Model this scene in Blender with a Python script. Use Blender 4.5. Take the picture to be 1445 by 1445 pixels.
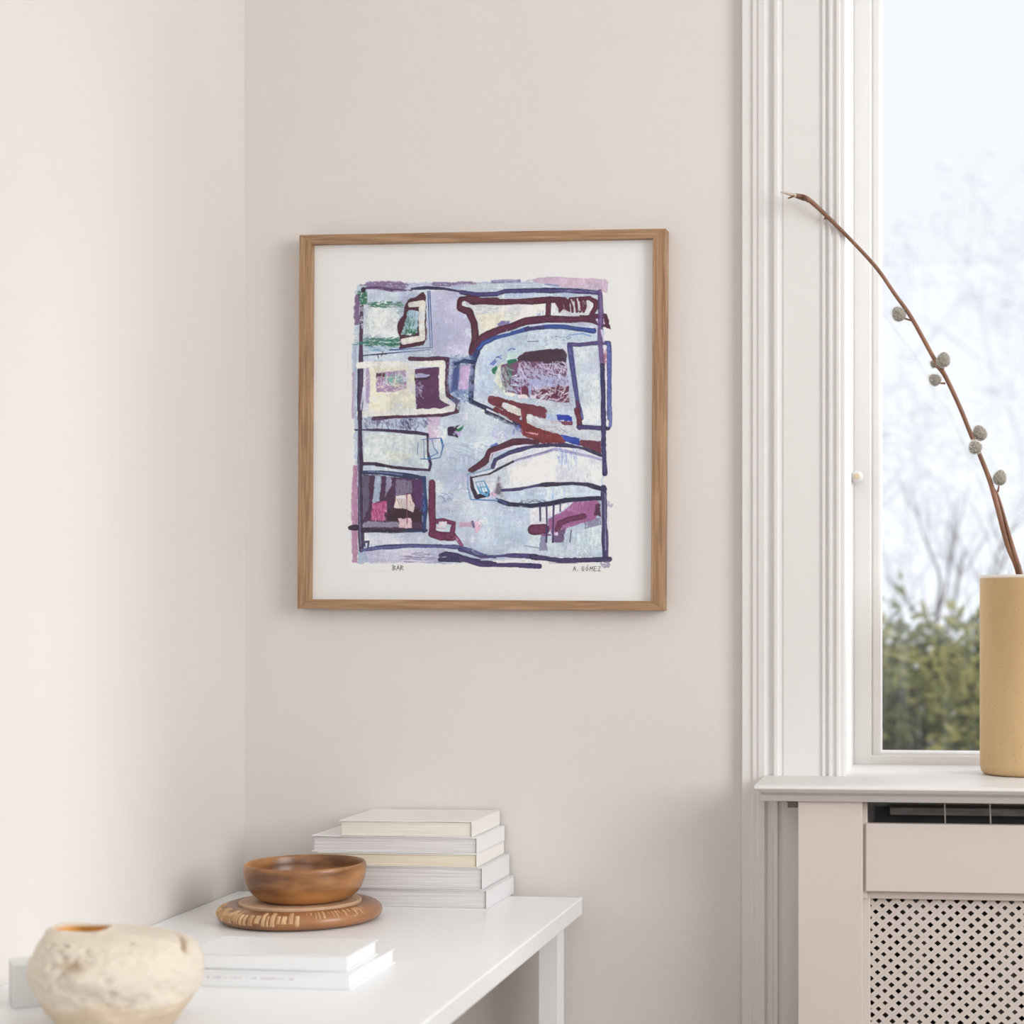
import bpy, bmesh, math, random
import numpy as np
from mathutils import Vector, Matrix, noise as mnoise

for o in list(bpy.data.objects):
    bpy.data.objects.remove(o, do_unlink=True)
C = bpy.context.scene.collection
SC = bpy.context.scene

# ------------------------------------------------------------------ camera
FPX, PX0, PY0, VPX = 2600.0, 1045.0, 860.0, 1335.0      # focal length / principal point / depth vanishing point, photo pixels
PSI = math.atan((VPX - PX0) / FPX)
CAM = Vector((0.0, -2.45, 1.124))
cd = bpy.data.cameras.new('camera')
cam = bpy.data.objects.new('camera', cd); C.objects.link(cam)
cam.location = CAM
cam.rotation_euler = (math.pi / 2, 0, PSI)
cd.sensor_width = 36.0
cd.lens = 36.0 * FPX / 1445.0
cd.shift_x = (722.5 - PX0) / 1445.0
cd.shift_y = (PY0 - 722.5) / 1445.0
cd.clip_start = 0.05; cd.clip_end = 300
cd.dof.use_dof = True
cd.dof.focus_distance = 2.42
cd.dof.aperture_fstop = 5.0
SC.camera = cam

# ------------------------------------------------------------------ sky
w = bpy.data.worlds.new('overcast_sky'); SC.world = w
w.use_nodes = True
bg = w.node_tree.nodes['Background']
bg.inputs['Color'].default_value = (0.93, 0.96, 1.0, 1)
bg.inputs['Strength'].default_value = 0.93

# ------------------------------------------------------------------ low hazy winter sun, entering through the window in view
sl_ = bpy.data.lights.new('hazy_sun_offscreen', 'SUN'); sl_.energy = 2.0; sl_.angle = math.radians(24); sl_.color = (0.98, 0.99, 1.0)
sun = bpy.data.objects.new('hazy_sun_offscreen', sl_); C.objects.link(sun)
sun.rotation_euler = Vector((-1.07, -0.42, -0.50)).to_track_quat('-Z', 'Y').to_euler()

# ------------------------------------------------------------------ daylight at the windows that stand outside the frame
def area(name, loc, rot, sx, sy, power, col):
    l = bpy.data.lights.new(name, 'AREA'); l.shape = 'RECTANGLE'; l.size = sx; l.size_y = sy
    l.energy = power; l.color = col
    o = bpy.data.objects.new(name, l); C.objects.link(o); o.location = loc; o.rotation_euler = rot
    return o
R90 = math.pi / 2
area('daylight_window_right_offscreen', (2.16, -1.85, 1.86), (0, R90, 0), 1.5, 1.7, 61, (0.94, 0.98, 1.0))
area('daylight_window_rear_offscreen', (0.55, -4.56, 1.75), (R90, 0, 0), 1.7, 1.5, 14, (0.95, 0.982, 1.0))

SC.view_settings.view_transform = 'Standard'
SC.view_settings.look = 'None'
SC.view_settings.exposure = 0.11
SC.view_settings.gamma = 1.0
SC.view_settings.use_curve_mapping = False

# ------------------------------------------------------------------ photo pixel -> place
def pdir(px):
    t = (px - PX0) / FPX
    return (-math.sin(PSI) + t * math.cos(PSI), math.cos(PSI) + t * math.sin(PSI))
def atY(px, py, Y):
    dx, dy = pdir(px); s = (Y - CAM.y) / dy
    return Vector((dx * s, Y, CAM.z - (py - PY0) / FPX * s))
def atZ(px, py, Z):
    dx, dy = pdir(px); s = (CAM.z - Z) * FPX / (py - PY0)
    return Vector((dx * s, CAM.y + dy * s, Z))
def XY(px, Y): return atY(px, 860, Y).x

# ------------------------------------------------------------------ helpers
def lin(c):
    return tuple(((v / 255) / 12.92 if v / 255 <= 0.04045 else ((v / 255 + 0.055) / 1.055) ** 2.4) for v in c)

def mat(name, col, rough=0.6, var=0.0, vscale=8.0, stretch=(1, 1, 1), bump=0.0, bscale=200.0, spec=0.5, col2=None, coat=0.0, detail=4.0):
    m = bpy.data.materials.new(name); m.use_nodes = True
    nt = m.node_tree; b = nt.nodes['Principled BSDF']
    b.inputs['Base Color'].default_value = (*col, 1)
    b.inputs['Roughness'].default_value = rough
    b.inputs['Specular IOR Level'].default_value = spec
    b.inputs['Coat Weight'].default_value = coat
    tc = nt.nodes.new('ShaderNodeTexCoord')
    mp = nt.nodes.new('ShaderNodeMapping'); mp.inputs['Scale'].default_value = stretch
    nt.links.new(tc.outputs['Object'], mp.inputs['Vector'])
    if var or col2:
        n = nt.nodes.new('ShaderNodeTexNoise'); n.inputs['Scale'].default_value = vscale; n.inputs['Detail'].default_value = detail
        nt.links.new(mp.outputs[0], n.inputs['Vector'])
        r = nt.nodes.new('ShaderNodeValToRGB')
        c2 = col2 if col2 else tuple(v * (1 - var) for v in col)
        r.color_ramp.elements[0].color = (*c2, 1); r.color_ramp.elements[0].position = 0.35
        r.color_ramp.elements[1].color = (*col, 1); r.color_ramp.elements[1].position = 0.65
        nt.links.new(n.outputs['Fac'], r.inputs['Fac']); nt.links.new(r.outputs['Color'], b.inputs['Base Color'])
    if bump:
        n2 = nt.nodes.new('ShaderNodeTexNoise'); n2.inputs['Scale'].default_value = bscale; n2.inputs['Detail'].default_value = 3
        nt.links.new(mp.outputs[0], n2.inputs['Vector'])
        bp = nt.nodes.new('ShaderNodeBump'); bp.inputs['Strength'].default_value = bump; bp.inputs['Distance'].default_value = 0.002
        nt.links.new(n2.outputs['Fac'], bp.inputs['Height']); nt.links.new(bp.outputs['Normal'], b.inputs['Normal'])
    return m

def vcol_mat(name, attr, rough=0.6, bump=0.0, bscale=300.0, spec=0.5):
    m = bpy.data.materials.new(name); m.use_nodes = True
    nt = m.node_tree; b = nt.nodes['Principled BSDF']
    a = nt.nodes.new('ShaderNodeAttribute'); a.attribute_name = attr
    nt.links.new(a.outputs['Color'], b.inputs['Base Color'])
    b.inputs['Roughness'].default_value = rough; b.inputs['Specular IOR Level'].default_value = spec
    if bump:
        tc = nt.nodes.new('ShaderNodeTexCoord')
        n2 = nt.nodes.new('ShaderNodeTexNoise'); n2.inputs['Scale'].default_value = bscale; n2.inputs['Detail'].default_value = 5
        nt.links.new(tc.outputs['Object'], n2.inputs['Vector'])
        bp = nt.nodes.new('ShaderNodeBump'); bp.inputs['Strength'].default_value = bump; bp.inputs['Distance'].default_value = 0.002
        nt.links.new(n2.outputs['Fac'], bp.inputs['Height']); nt.links.new(bp.outputs['Normal'], b.inputs['Normal'])
    return m

def glass_mat(name, rough=0.0, ior=1.45, haze=0.0, hazecol=(.8, .82, .85)):
    m = bpy.data.materials.new(name); m.use_nodes = True
    nt = m.node_tree; nt.nodes.clear()
    out = nt.nodes.new('ShaderNodeOutputMaterial')
    tr = nt.nodes.new('ShaderNodeBsdfTransparent'); gl = nt.nodes.new('ShaderNodeBsdfGlossy'); gl.inputs['Roughness'].default_value = rough
    fr = nt.nodes.new('ShaderNodeFresnel'); fr.inputs['IOR'].default_value = ior
    mx = nt.nodes.new('ShaderNodeMixShader')
    ge = nt.nodes.new('ShaderNodeNewGeometry'); mm = nt.nodes.new('ShaderNodeMath'); mm.operation = 'SUBTRACT'; mm.use_clamp = True     # reflect on the outer faces only
    nt.links.new(fr.outputs[0], mm.inputs[0]); nt.links.new(ge.outputs['Backfacing'], mm.inputs[1])
    nt.links.new(mm.outputs[0], mx.inputs[0]); nt.links.new(tr.outputs[0], mx.inputs[1]); nt.links.new(gl.outputs[0], mx.inputs[2])
    last = mx.outputs[0]
    if haze:          # old condensation: thin milky film, stronger in vertical runs
        tc = nt.nodes.new('ShaderNodeTexCoord'); mp = nt.nodes.new('ShaderNodeMapping'); mp.inputs['Scale'].default_value = (26, 1, 2.2)
        n = nt.nodes.new('ShaderNodeTexNoise'); n.inputs['Scale'].default_value = 1.6; n.inputs['Detail'].default_value = 5
        rp = nt.nodes.new('ShaderNodeMapRange'); rp.inputs[1].default_value = 0.45; rp.inputs[2].default_value = 0.75; rp.inputs[3].default_value = haze * .25; rp.inputs[4].default_value = haze
        nt.links.new(tc.outputs['Object'], mp.inputs[0]); nt.links.new(mp.outputs[0], n.inputs['Vector']); nt.links.new(n.outputs['Fac'], rp.inputs[0])
        tl = nt.nodes.new('ShaderNodeBsdfTranslucent'); tl.inputs['Color'].default_value = (*hazecol, 1)
        m2 = nt.nodes.new('ShaderNodeMixShader')
        nt.links.new(rp.outputs[0], m2.inputs[0]); nt.links.new(last, m2.inputs[1]); nt.links.new(tl.outputs[0], m2.inputs[2]); last = m2.outputs[0]
    nt.links.new(last, out.inputs['Surface'])
    return m

class MB:
    def __init__(s): s.v = []; s.f = []
    def add(s, vs, fs):
        b = len(s.v); s.v += [tuple(v) for v in vs]; s.f += [tuple(i + b for i in f) for f in fs]; return s
    def box(s, x0, x1, y0, y1, z0, z1):
        x0, x1 = sorted((x0, x1)); y0, y1 = sorted((y0, y1)); z0, z1 = sorted((z0, z1))
        return s.add([(x0, y0, z0), (x1, y0, z0), (x1, y1, z0), (x0, y1, z0), (x0, y0, z1), (x1, y0, z1), (x1, y1, z1), (x0, y1, z1)],
                     [(0, 3, 2, 1), (4, 5, 6, 7), (0, 1, 5, 4), (1, 2, 6, 5), (2, 3, 7, 6), (3, 0, 4, 7)])
    def extrude_z(s, pts, z0, z1):      # closed outline of (x, y), counter-clockwise from above
        n = len(pts)
        vs = [(x, y, z0) for x, y in pts] + [(x, y, z1) for x, y in pts]
        fs = [(i, (i + 1) % n, n + (i + 1) % n, n + i) for i in range(n)] + [tuple(range(n - 1, -1, -1)), tuple(range(n, 2 * n))]
        return s.add(vs, fs)
    def extrude_x(s, pts, x0, x1):      # closed outline of (y, z)
        n = len(pts)
        vs = [(x0, y, z) for y, z in pts] + [(x1, y, z) for y, z in pts]
        fs = [(i, n + i, n + (i + 1) % n, (i + 1) % n) for i in range(n)] + [tuple(range(n)), tuple(range(2 * n - 1, n - 1, -1))]
        return s.add(vs, fs)
    def lathe(s, prof, seg=64, cap0=True, cap1=True):
        n = len(prof)
        vs = [(r * math.cos(2 * math.pi * k / seg), r * math.sin(2 * math.pi * k / seg), z) for r, z in prof for k in range(seg)]
        fs = [(i * seg + k, i * seg + (k + 1) % seg, (i + 1) * seg + (k + 1) % seg, (i + 1) * seg + k) for i in range(n - 1) for k in range(seg)]
        if cap0: fs.append(tuple(range(seg - 1, -1, -1)))
        if cap1: fs.append(tuple((n - 1) * seg + k for k in range(seg)))
        return s.add(vs, fs)
    def tube(s, pts, rads, seg=8):
        pts = [Vector(p) for p in pts]; n = len(pts); vs = []; up = Vector((0.13, 1, 0.21)).normalized()
        for i, p in enumerate(pts):
            t = (pts[min(i + 1, n - 1)] - pts[max(i - 1, 0)])
            t = t.normalized() if t.length > 1e-9 else Vector((0, 0, 1))
            a = t.cross(up); a = a.normalized() if a.length > 1e-6 else t.orthogonal().normalized()
            b = t.cross(a)
            r = rads[i] if hasattr(rads, '__len__') else rads
            vs += [p + (a * math.cos(2 * math.pi * k / seg) + b * math.sin(2 * math.pi * k / seg)) * r for k in range(seg)]
        fs = [(i * seg + k, i * seg + (k + 1) % seg, (i + 1) * seg + (k + 1) % seg, (i + 1) * seg + k) for i in range(n - 1) for k in range(seg)]
        fs += [tuple(range(seg)), tuple((n - 1) * seg + k for k in reversed(range(seg)))]
        return s.add(vs, fs)
    def build(s, name, m, parent=None, smooth=False, bevel=0.0, bseg=2, shift=None, fix=True):
        me = bpy.data.meshes.new(name)
        me.from_pydata(s.v, [], s.f)
        if fix:
            bm = bmesh.new(); bm.from_mesh(me); bmesh.ops.recalc_face_normals(bm, faces=bm.faces); bm.to_mesh(me); bm.free()
        me.update()
        me.materials.append(m)
        if smooth: me.polygons.foreach_set('use_smooth', [True] * len(me.polygons))
        o = bpy.data.objects.new(name, me); C.objects.link(o)
        if parent: o.parent = parent
        if shift is not None: o.location = shift
        if bevel:
            bv = o.modifiers.new('edge', 'BEVEL'); bv.width = bevel; bv.segments = bseg; bv.limit_method = 'ANGLE'; bv.angle_limit = 0.6
            bv.harden_normals = False
        return o

def tag(o, label, cat=None, group=None, kind=None):
    o['label'] = label
    if cat: o['category'] = cat
    if group: o['group'] = group
    if kind: o['kind'] = kind
    return o
def empty(name, loc=(0, 0, 0), rz=0.0):
    o = bpy.data.objects.new(name, None); C.objects.link(o); o.location = loc; o.rotation_euler = (0, 0, rz); o.empty_display_size = 0.05
    return o

# ------------------------------------------------------------------ materials of the room
M = {}
M['wall'] = mat('warm_white_plaster', (0.735, 0.69, 0.655), 0.85, var=0.02, vscale=3, bump=0.12, bscale=420, spec=0.25)
M['wall2'] = M['wall']
M['ceil'] = mat('ceiling_paint', (0.84, 0.82, 0.80), 0.9)
M['floor'] = mat('oak_floor', (0.22, 0.13, 0.075), 0.5, var=0.25, vscale=4, stretch=(8, 0.7, 1))
M['trim'] = mat('white_gloss_paint', (0.755, 0.735, 0.72), 0.42, var=0.015, vscale=5, bump=0.03, bscale=150)
M['sash'] = M['trim']
M['sill'] = M['trim']
M['cover'] = mat('cream_cabinet_paint', (0.685, 0.61, 0.56), 0.5, var=0.015, vscale=6, bump=0.05, bscale=180)

# ------------------------------------------------------------------ room shell
XL = XY(345, 0.0)                  # plane of the left wall
XR, YR, ZC = 2.12, -4.52, 2.72
WX0 = XY(1186, -0.022); WX1 = WX0 + 1.12     # window opening
WZ0, WZ1 = 0.884, 2.36
WT = 0.27
b = MB()
b.box(XL - .2, WX0, 0, WT, 0, ZC); b.box(WX1, XR + .2, 0, WT, 0, ZC); b.box(WX0, WX1, 0, WT, 0, WZ0); b.box(WX0, WX1, 0, WT, WZ1, ZC)
tag(b.build('wall_back', M['wall']), 'warm white plaster wall behind the framed picture and window', kind='structure')
tag(MB().box(XL - .2, XL, YR - .2, 0, 0, ZC).build('wall_left', M['wall2']), 'bright white plaster wall along the white desk', kind='structure')
b = MB()
b.box(XR, XR + .2, YR - .2, -2.72, 0, ZC); b.box(XR, XR + .2, -0.98, 0, 0, ZC); b.box(XR, XR + .2, -2.72, -0.98, 0, 1.05); b.box(XR, XR + .2, -2.72, -0.98, 2.63, ZC)
tag(b.build('wall_right', M['wall2']), 'white plaster wall with a tall window opening', kind='structure')
b = MB()
b.box(XL - .2, -.35, YR - .2, YR, 0, ZC); b.box(1.45, XR + .2, YR - .2, YR, 0, ZC); b.box(-.35, 1.45, YR - .2, YR, 0, 0.95); b.box(-.35, 1.45, YR - .2, YR, 2.53, ZC)
tag(b.build('wall_rear', M['wall2']), 'white plaster wall behind the viewer with a window opening', kind='structure')
tag(MB().box(XL - .2, XR + .2, YR - .2, WT, -.1, 0).build('floor', M['floor']), 'warm brown oak plank floor', kind='structure')
tag(MB().box(XL - .2, XR + .2, YR - .2, WT, ZC, ZC + .1).build('ceiling', M['ceil']), 'white painted ceiling', kind='structure')

# ------------------------------------------------------------------ window casing (moulded trim)
def casing(name, mirror, label):
    prof = [(1047, 0), (1047, 14), (1061, 14), (1062, 17), (1068.5, 17), (1070, 20), (1079, 21.5), (1083, 14), (1087.5, 11), (1090.5, 14), (1092, 22), (1097.5, 22.5),
            (1099, 16), (1104, 14.5), (1105.5, 17), (1159, 17), (1160, 22), (1164, 22), (1165, 16), (1168, 16), (1169, 23), (1172.5, 24), (1174, 17), (1178.5, 17), (1180, 23), (1184, 23), (1186, 21), (1186, 0)]
    prof = [(p, d if d in (0, 14) else 17 + (d - 17) * .6) for p, d in prof]
    pts = [(XY(p, -d / 1000), -d / 1000) for p, d in prof]
    pts[0] = (pts[1][0], 0.004); pts[-1] = (pts[-2][0], 0.004)
    if mirror: pts = [(WX0 + WX1 - x, y) for x, y in pts][::-1]
    return tag(MB().extrude_z(pts, 0, 2.46).build(name, M['trim'], bevel=0.0008), label, kind='structure')
casing('trim_1', False, 'tall moulded white window casing with beads and flat panel')
casing('trim_2', True, 'moulded white window casing on the far side of the window')
tag(MB().box(WX0 - .16, WX1 + .16, -.03, .004, WZ1 - .001, 2.5).build('trim_3', M['trim'], bevel=.003), 'moulded white head casing over the window', kind='structure')

# ------------------------------------------------------------------ window
SZ = 0.904                                   # top of the sill
win = empty('window_1', (WX0, 0.2, SZ)); tag(win, 'tall white painted window with clear pane and round knob', kind='structure')
wl = lambda x, y, z: (x - WX0, y - .2, z - SZ)
def wpart(name, x0, x1, y0, y1, z0, z1, m=M['sash'], bevel=0.0015, parent=win):
    p0 = wl(x0, y0, z0); p1 = wl(x1, y1, z1)
    return MB().box(p0[0], p1[0], p0[1], p1[1], p0[2], p1[2]).build(name, m, parent, bevel=bevel)
YF = 0.172
xa = XY(1204.5, YF); xb = XY(1230, YF + .008); xc_ = XY(1244, YF + .02)
for side in (0, 1):
    mir = (lambda x: x) if side == 0 else (lambda x: WX0 + WX1 - x)
    wpart('jamb', mir(WX0 - .002), mir(WX0 + .006), -.018, .25, SZ - .01, WZ1)
    wpart('stop_bead', mir(WX0 + .003), mir(WX0 + .0075), .085, .105, SZ - .005, WZ1)
    wpart('frame_stile', mir(WX0 + .003), mir(xa), YF - .012, .25, SZ - .005, WZ1, bevel=.003)
    wpart('sash_stile', mir(xa - .001), mir(xb), YF, .24, SZ - .005, WZ1 - .02, bevel=.0025)
    wpart('glazing_bead', mir(xb - .001), mir(xc_), YF + .008, .228, SZ + .004, WZ1 - .06, bevel=.004)
zb = atY(1300, 1061, YF + .02).z
wpart('bottom_rail', xa, WX0 + WX1 - xa, YF + .001, .24, SZ - .01, zb - .004, bevel=.002)
wpart('glazing_bead', xb, WX0 + WX1 - xb, YF + .008, .228, SZ, zb, bevel=.004)
wpart('top_rail', xa, WX0 + WX1 - xa, YF, .24, WZ1 - .08, WZ1, bevel=.002)
wpart('pane', xc_ - .006, WX0 + WX1 - xc_ + .006, .199, .203, zb - .006, WZ1 - .07, m=glass_mat('window_glass', 0.0, 1.45, haze=0.07), bevel=0)
M['knob'] = mat('ivory_knob', (0.66, 0.55, 0.38), 0.3)
kp = atY(1209.5, 673, YF - .02)
kb = MB().lathe([(0.0045, -.012), (0.0042, .004), (.0075, .007), (.0085, .011), (.0078, .015), (.004, .0172), (.0015, .0175)], 24)
ko = kb.build('knob', M['sash'], win, smooth=True, shift=wl(kp.x, YF - .011, kp.z)); ko.rotation_euler = (R90, 0, 0); ko['label'] = 'round white window knob with ivory centre'
kc = MB().lathe([(.0046, 0.0), (.0046, .0006), (.003, .0012)], 20).build('knob_centre', M['knob'], ko, smooth=True, shift=(0, 0, .0166))

# ------------------------------------------------------------------ window sill
sf = -0.158
xs = atZ(1064, 1108, SZ).x
sill = empty('window_sill', (xs, 0, SZ)); tag(sill, 'white painted window sill with moulded front edge over the radiator cover', 'window sill')
xe = WX0 + WX1 - (xs - WX0) ; xe = WX1 + (WX0 - xs)
b = MB()
prof = [(-.016, 0), (sf + .006, 0), (sf + .001, -.0015), (sf, -.004), (sf + .004, -.0085), (sf + .012, -.0125), (-.016, -.0125)]
b.extrude_x(prof, 0, xe - xs)
o = b.build('board', M['sill'], sill, bevel=.0008)
for v in o.data.vertices:                       # mitred ends follow the moulded front
    if v.co.z < -.005:
        k = .012 if v.co.z < -.01 else .006
        v.co.x += k if v.co.x < .1 else -k
MB().box(WX0 - xs - .001, WX1 - xs + .001, -.02, .19, -.0125, -.0002).build('recess_board', M['sill'], sill)
MB().extrude_x([(-.016, -.0125), (sf + .014, -.0125), (sf + .016, -.016), (sf + .02, -.0215), (-.016, -.0215)], XY(1072, -.14) - xs, xe - xs - (XY(1072, -.14) - xs)).build('bed_moulding', M['sill'], sill, bevel=.0008)
bp = atY(1119, 1133, -.05)
random.seed(3)
b = MB()
b.box(-.006, .007, -.012, .012, -.007, .006); b.tube([(-.018, 0, .004), (-.008, 0, .002), (.004, 0, -.005)], [.002, .003, .003], 6); b.tube([(-.008, -.004, .004), (.006, -.006, -.004)], .0025, 6)
b.build('bracket', mat('aged_metal', (.32, .28, .22), .6, var=.4, vscale=60), sill, bevel=.001, shift=(bp.x - xs, -.05, bp.z - SZ + .002))

# ------------------------------------------------------------------ radiator cover
YP, YFa, YLf, YLt = -.132, -.120, -.108, -.100
x1 = XY(1126, YP); x2 = XY(1217, YP)
rx1 = WX0 + WX1 - x1; rx2 = WX0 + WX1 - x2
cov = empty('radiator_cover', (x1, -.06, 0)); tag(cov, 'cream painted radiator cover with diamond lattice panel under the window sill', 'radiator cover')
def cpart(name, x0, xx1, y0, y1, z0, z1, m=M['cover'], bevel=.0012):
    return MB().box(x0 - x1, xx1 - x1, y0 + .06, y1 + .06, z0, z1).build(name, m, cov, bevel=bevel)
ZT = SZ - .0215
cpart('pilaster', x1, x2, YP, -.016, 0, ZT + .001); cpart('pilaster', rx2, rx1, YP, -.016, 0, ZT + .001)
zf1 = atY(1222, 1162, YFa).z; zf0 = atY(1222, 1258, YFa).z; zl = atY(1228, 1268, YLf).z
xf = XY(1221.5, YFa); xl = XY(1228, YLf)
cpart('fascia_panel', xf, WX0 + WX1 - xf, YFa, YFa + .014, zf0, zf1)
cpart('stile', x2 - .002, xf + .002, YFa + .006, YFa + .02, zf0 - .01, ZT + .001)
cpart('stile', WX0 + WX1 - xf - .002, rx2 + .002, YFa + .006, YFa + .02, zf0 - .01, ZT + .001)
cpart('lattice_frame', x2 - .002, xl, YLf, YLf + .012, .06, zf0 + .004); cpart('lattice_frame', WX0 + WX1 - xl, rx2 + .002, YLf, YLf + .012, .06, zf0 + .004)
cpart('lattice_frame', xl - .001, WX0 + WX1 - xl + .001, YLf, YLf + .012, zl, zf0 + .004)
cpart('plinth', x2 - .002, rx2 + .002, YLf, YLf + .012, 0, .09)
pxp, pzp = 19.0 / FPX * 2.35, 17.1 / FPX * 2.35
b = MB()
ncol = int((WX1 - WX0 - 2 * (xl - WX0)) / pxp) + 3; nrow = int((zl - .07) / pzp) + 2
b2 = []
random.seed(5)
for i in range(-1, 2 * ncol):
    for j in range(-1, 2 * nrow):
        if (i + j) % 2: continue
        cx = xl + .0062 + i * pxp / 2 + j * .00022; cz = zl - .0025 - j * pzp / 2
        if cx > WX0 + WX1 - xl + .008 or cz < .07 or cx < xl - .012: continue
        a, c = pxp / 2, pzp / 2
        q = .48 + random.uniform(-.05, .05); q2 = q * .96
        fr = [(cx - a, cz), (cx, cz - c), (cx + a, cz), (cx, cz + c)]
        inn = [(cx - a * q, cz), (cx, cz - c * q2), (cx + a * q, cz), (cx, cz + c * q2)]
        vs = [(x - x1, YLt + .06, z) for x, z in fr] + [(x - x1, YLt + .06, z) for x, z in inn] + [(x - x1, YLt + .063, z) for x, z in inn]
        b.add(vs, [(k, (k + 1) % 4, 4 + (k + 1) % 4, 4 + k) for k in range(4)] + [(4 + k, 4 + (k + 1) % 4, 8 + (k + 1) % 4, 8 + k) for k in range(4)])
lp = b.build('lattice_panel', M['cover'], cov, fix=False)
lp['label'] = 'cream sheet perforated with diamond holes'

# radiator inside the cover
M['rad'] = mat('dark_radiator_iron', (.06, .05, .045), .5, var=.4, vscale=30)
M['rad2'] = mat('grey_radiator_plate', (.25, .23, .215), .45, var=.4, vscale=25, stretch=(1, 1, 4))
rad = empty('radiator', (WX0 + .56, -.055, .1)); tag(rad, 'dark radiator hidden behind the lattice of the cream cover', 'radiator')
rxa, rxb = x2 + .012, rx2 - .012
for k in range(int((rxb - rxa) / .0385)):
    xk = rxa + .014 + k * .0385
    MB().box(xk - .016 - WX0 - .56, xk + .016 - WX0 - .56, -.024, .03, 0, .775 - .1 + .02).build('column', M['rad2'] if k % 3 == 1 else M['rad'], rad, bevel=.006)
MB().box(rxa - WX0 - .56, rxb - WX0 - .56, .033, .0375, 0, .765).build('back_plate', M['rad'], rad)
MB().box(rxa + .02 - WX0 - .56, rxb - .01 - WX0 - .56, -.005, .033, .758, .768).build('top_grille', M['rad2'], rad, bevel=.001)
for px in (1334, 1398):
    xk = XY(px, -.075) - WX0 - .56
    MB().tube([(xk, -.022, .67), (xk + .0008, -.02, .72), (xk - .001, -.021, .7805)], .0011, 6).build('wire', M['cover'], rad)

# ------------------------------------------------------------------ desk
DZ = 0.740
dx0, dx1 = XL + .001, atZ(821, 1267, DZ).x
dy0, dy1 = -1.42, -.03
desk = empty('desk', ((dx0 + dx1) / 2, (dy0 + dy1) / 2, 0)); tag(desk, 'white desk with slim square legs standing along the left wall', 'desk')
ox, oy = desk.location.x, desk.location.y
M['desk'] = mat('white_lacquer', (0.90, 0.90, 0.90), 0.28, var=.01, vscale=3)
M['leg'] = M['desk']
MB().box(dx0 - ox, dx1 - ox, dy0 - oy, dy1 - oy, DZ - .023, DZ).build('desktop', M['desk'], desk, bevel=.0022, bseg=3)
lx1 = XY(796, -.034); lx0 = lx1 - .0265
for (a0, a1) in ((lx0, lx1), (dx0 + .012, dx0 + .038)):
    for (c0, c1) in ((-.072, -.034), (dy0 + .02, dy0 + .058)):
        MB().box(a0 - ox, a1 - ox, c0 - oy, c1 - oy, 0, DZ - .022).build('leg', M['leg'], desk, bevel=.001)

# ------------------------------------------------------------------ books
def page_mat(name, col, col2):
    m = mat(name, col, 0.8, vscale=10, stretch=(.6, .6, 60), col2=col2, bump=.5, bscale=14, spec=.2)
    return m
P_white = page_mat('white_pages', (.84, .82, .815), (.64, .61, .61))
P_cream = page_mat('cream_pages', (.86, .79, .67), (.76, .66, .50))
P_pale = page_mat('ivory_pages', (.87, .83, .77), (.80, .75, .67))
P_smooth = mat('bright_pages', (.85, .845, .84), .6, var=.04, vscale=6, stretch=(.6, .6, 40))
K_white = mat('white_cover', (.86, .85, .845), .45)
K_ivory = mat('ivory_cover', (.87, .84, .79), .5)
K_lilac = mat('grey_lilac_cover', (.80, .78, .785), .5)
K_gloss = mat('gloss_white_cover', (.87, .87, .875), .2)
def book(corner, L, D, t, rz, pages, cover, label, group, spine='right', over=.0022, ct=.0010):
    """corner: front right bottom corner; the book runs left (L) and back (D)."""
    e = empty('book', corner, rz); tag(e, label, 'book', group)
    b = MB().box(-L + over, -over, over, D - over, ct, t - ct); b.build('page_block', pages, e, bevel=.0006)
    MB().box(-L, 0, 0, D, 0, ct).build('cover', cover, e)
    # upper board bows very slightly like a paperback
    n = 10; vs = []; fs = []
    for i in range(n + 1):
        u = i / n; x = -L * u; h = .0007 * math.sin(u * math.pi * 1.5 + L * 40)
        vs += [(x, 0, t - ct + max(h, 0)), (x, D, t - ct + max(h, 0) * .3), (x, D, t + max(h, 0) * .3), (x, 0, t + max(h, 0))]
    for i in range(n):
        a, c = 4 * i, 4 * i + 4
        fs += [(a + k, a + (k + 1) % 4, c + (k + 1) % 4, c + k) for k in range(4)]
    fs += [(0, 1, 2, 3), (4 * n + 3, 4 * n + 2, 4 * n + 1, 4 * n)]
    MB().add(vs, fs).build('cover', cover, e)
    if spine == 'right': MB().box(-ct, 0, 0, D, ct * .5, t - ct * .5).build('spine', cover, e)
    elif spine == 'back': MB().box(-L, 0, D - ct, D, ct * .5, t - ct * .5).build('spine', cover, e)
    elif spine == 'front': MB().box(-L, 0, 0, ct, ct * .5, t - ct * .5).build('spine', cover, e)
    return e
G1 = 'books stacked against the wall'; z = DZ
def pxw(px0, px1, zc): return abs(px1 - px0) / FPX * zc
c5 = atZ(686.5, 1284, z)
stack = [  # right px of the front corner, length, depth, thickness, turn, pages, cover, label
    (686.5, .232, .138, .0245, -.02, P_white, K_lilac, 'thick white paperback lying at the bottom of the stack of five', 'right'),
    (680.5, .222, .140, .0280, -.012, P_white, K_lilac, 'thickest white paperback, second from the bottom of the stack of five', 'right'),
    (673.0, .211, .150, .0165, -.008, P_cream, K_ivory, 'thin yellowed cream book in the middle of the stack of five', 'right'),
    (673.0, .220, .142, .0205, -.016, P_white, K_white, 'long white book with grey page edges directly under the topmost book', 'right'),
    (666.0, .176, .140, .0200, -.012, P_pale, K_ivory, 'short ivory book lying on top of the stack of five', 'right'),
]
fy = c5.y
for (px, L, Dp, t, rz, pg, cv, lab, sp) in stack:
    x = XY(px, fy)
    D2 = min(Dp, -.004 - fy - abs(math.sin(rz)) * L)
    book((x, fy + .001, z), L, D2, t, rz, pg, cv, lab, G1, sp)
    z += t + .0006
G2 = 'two books lying on the desk'
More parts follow.
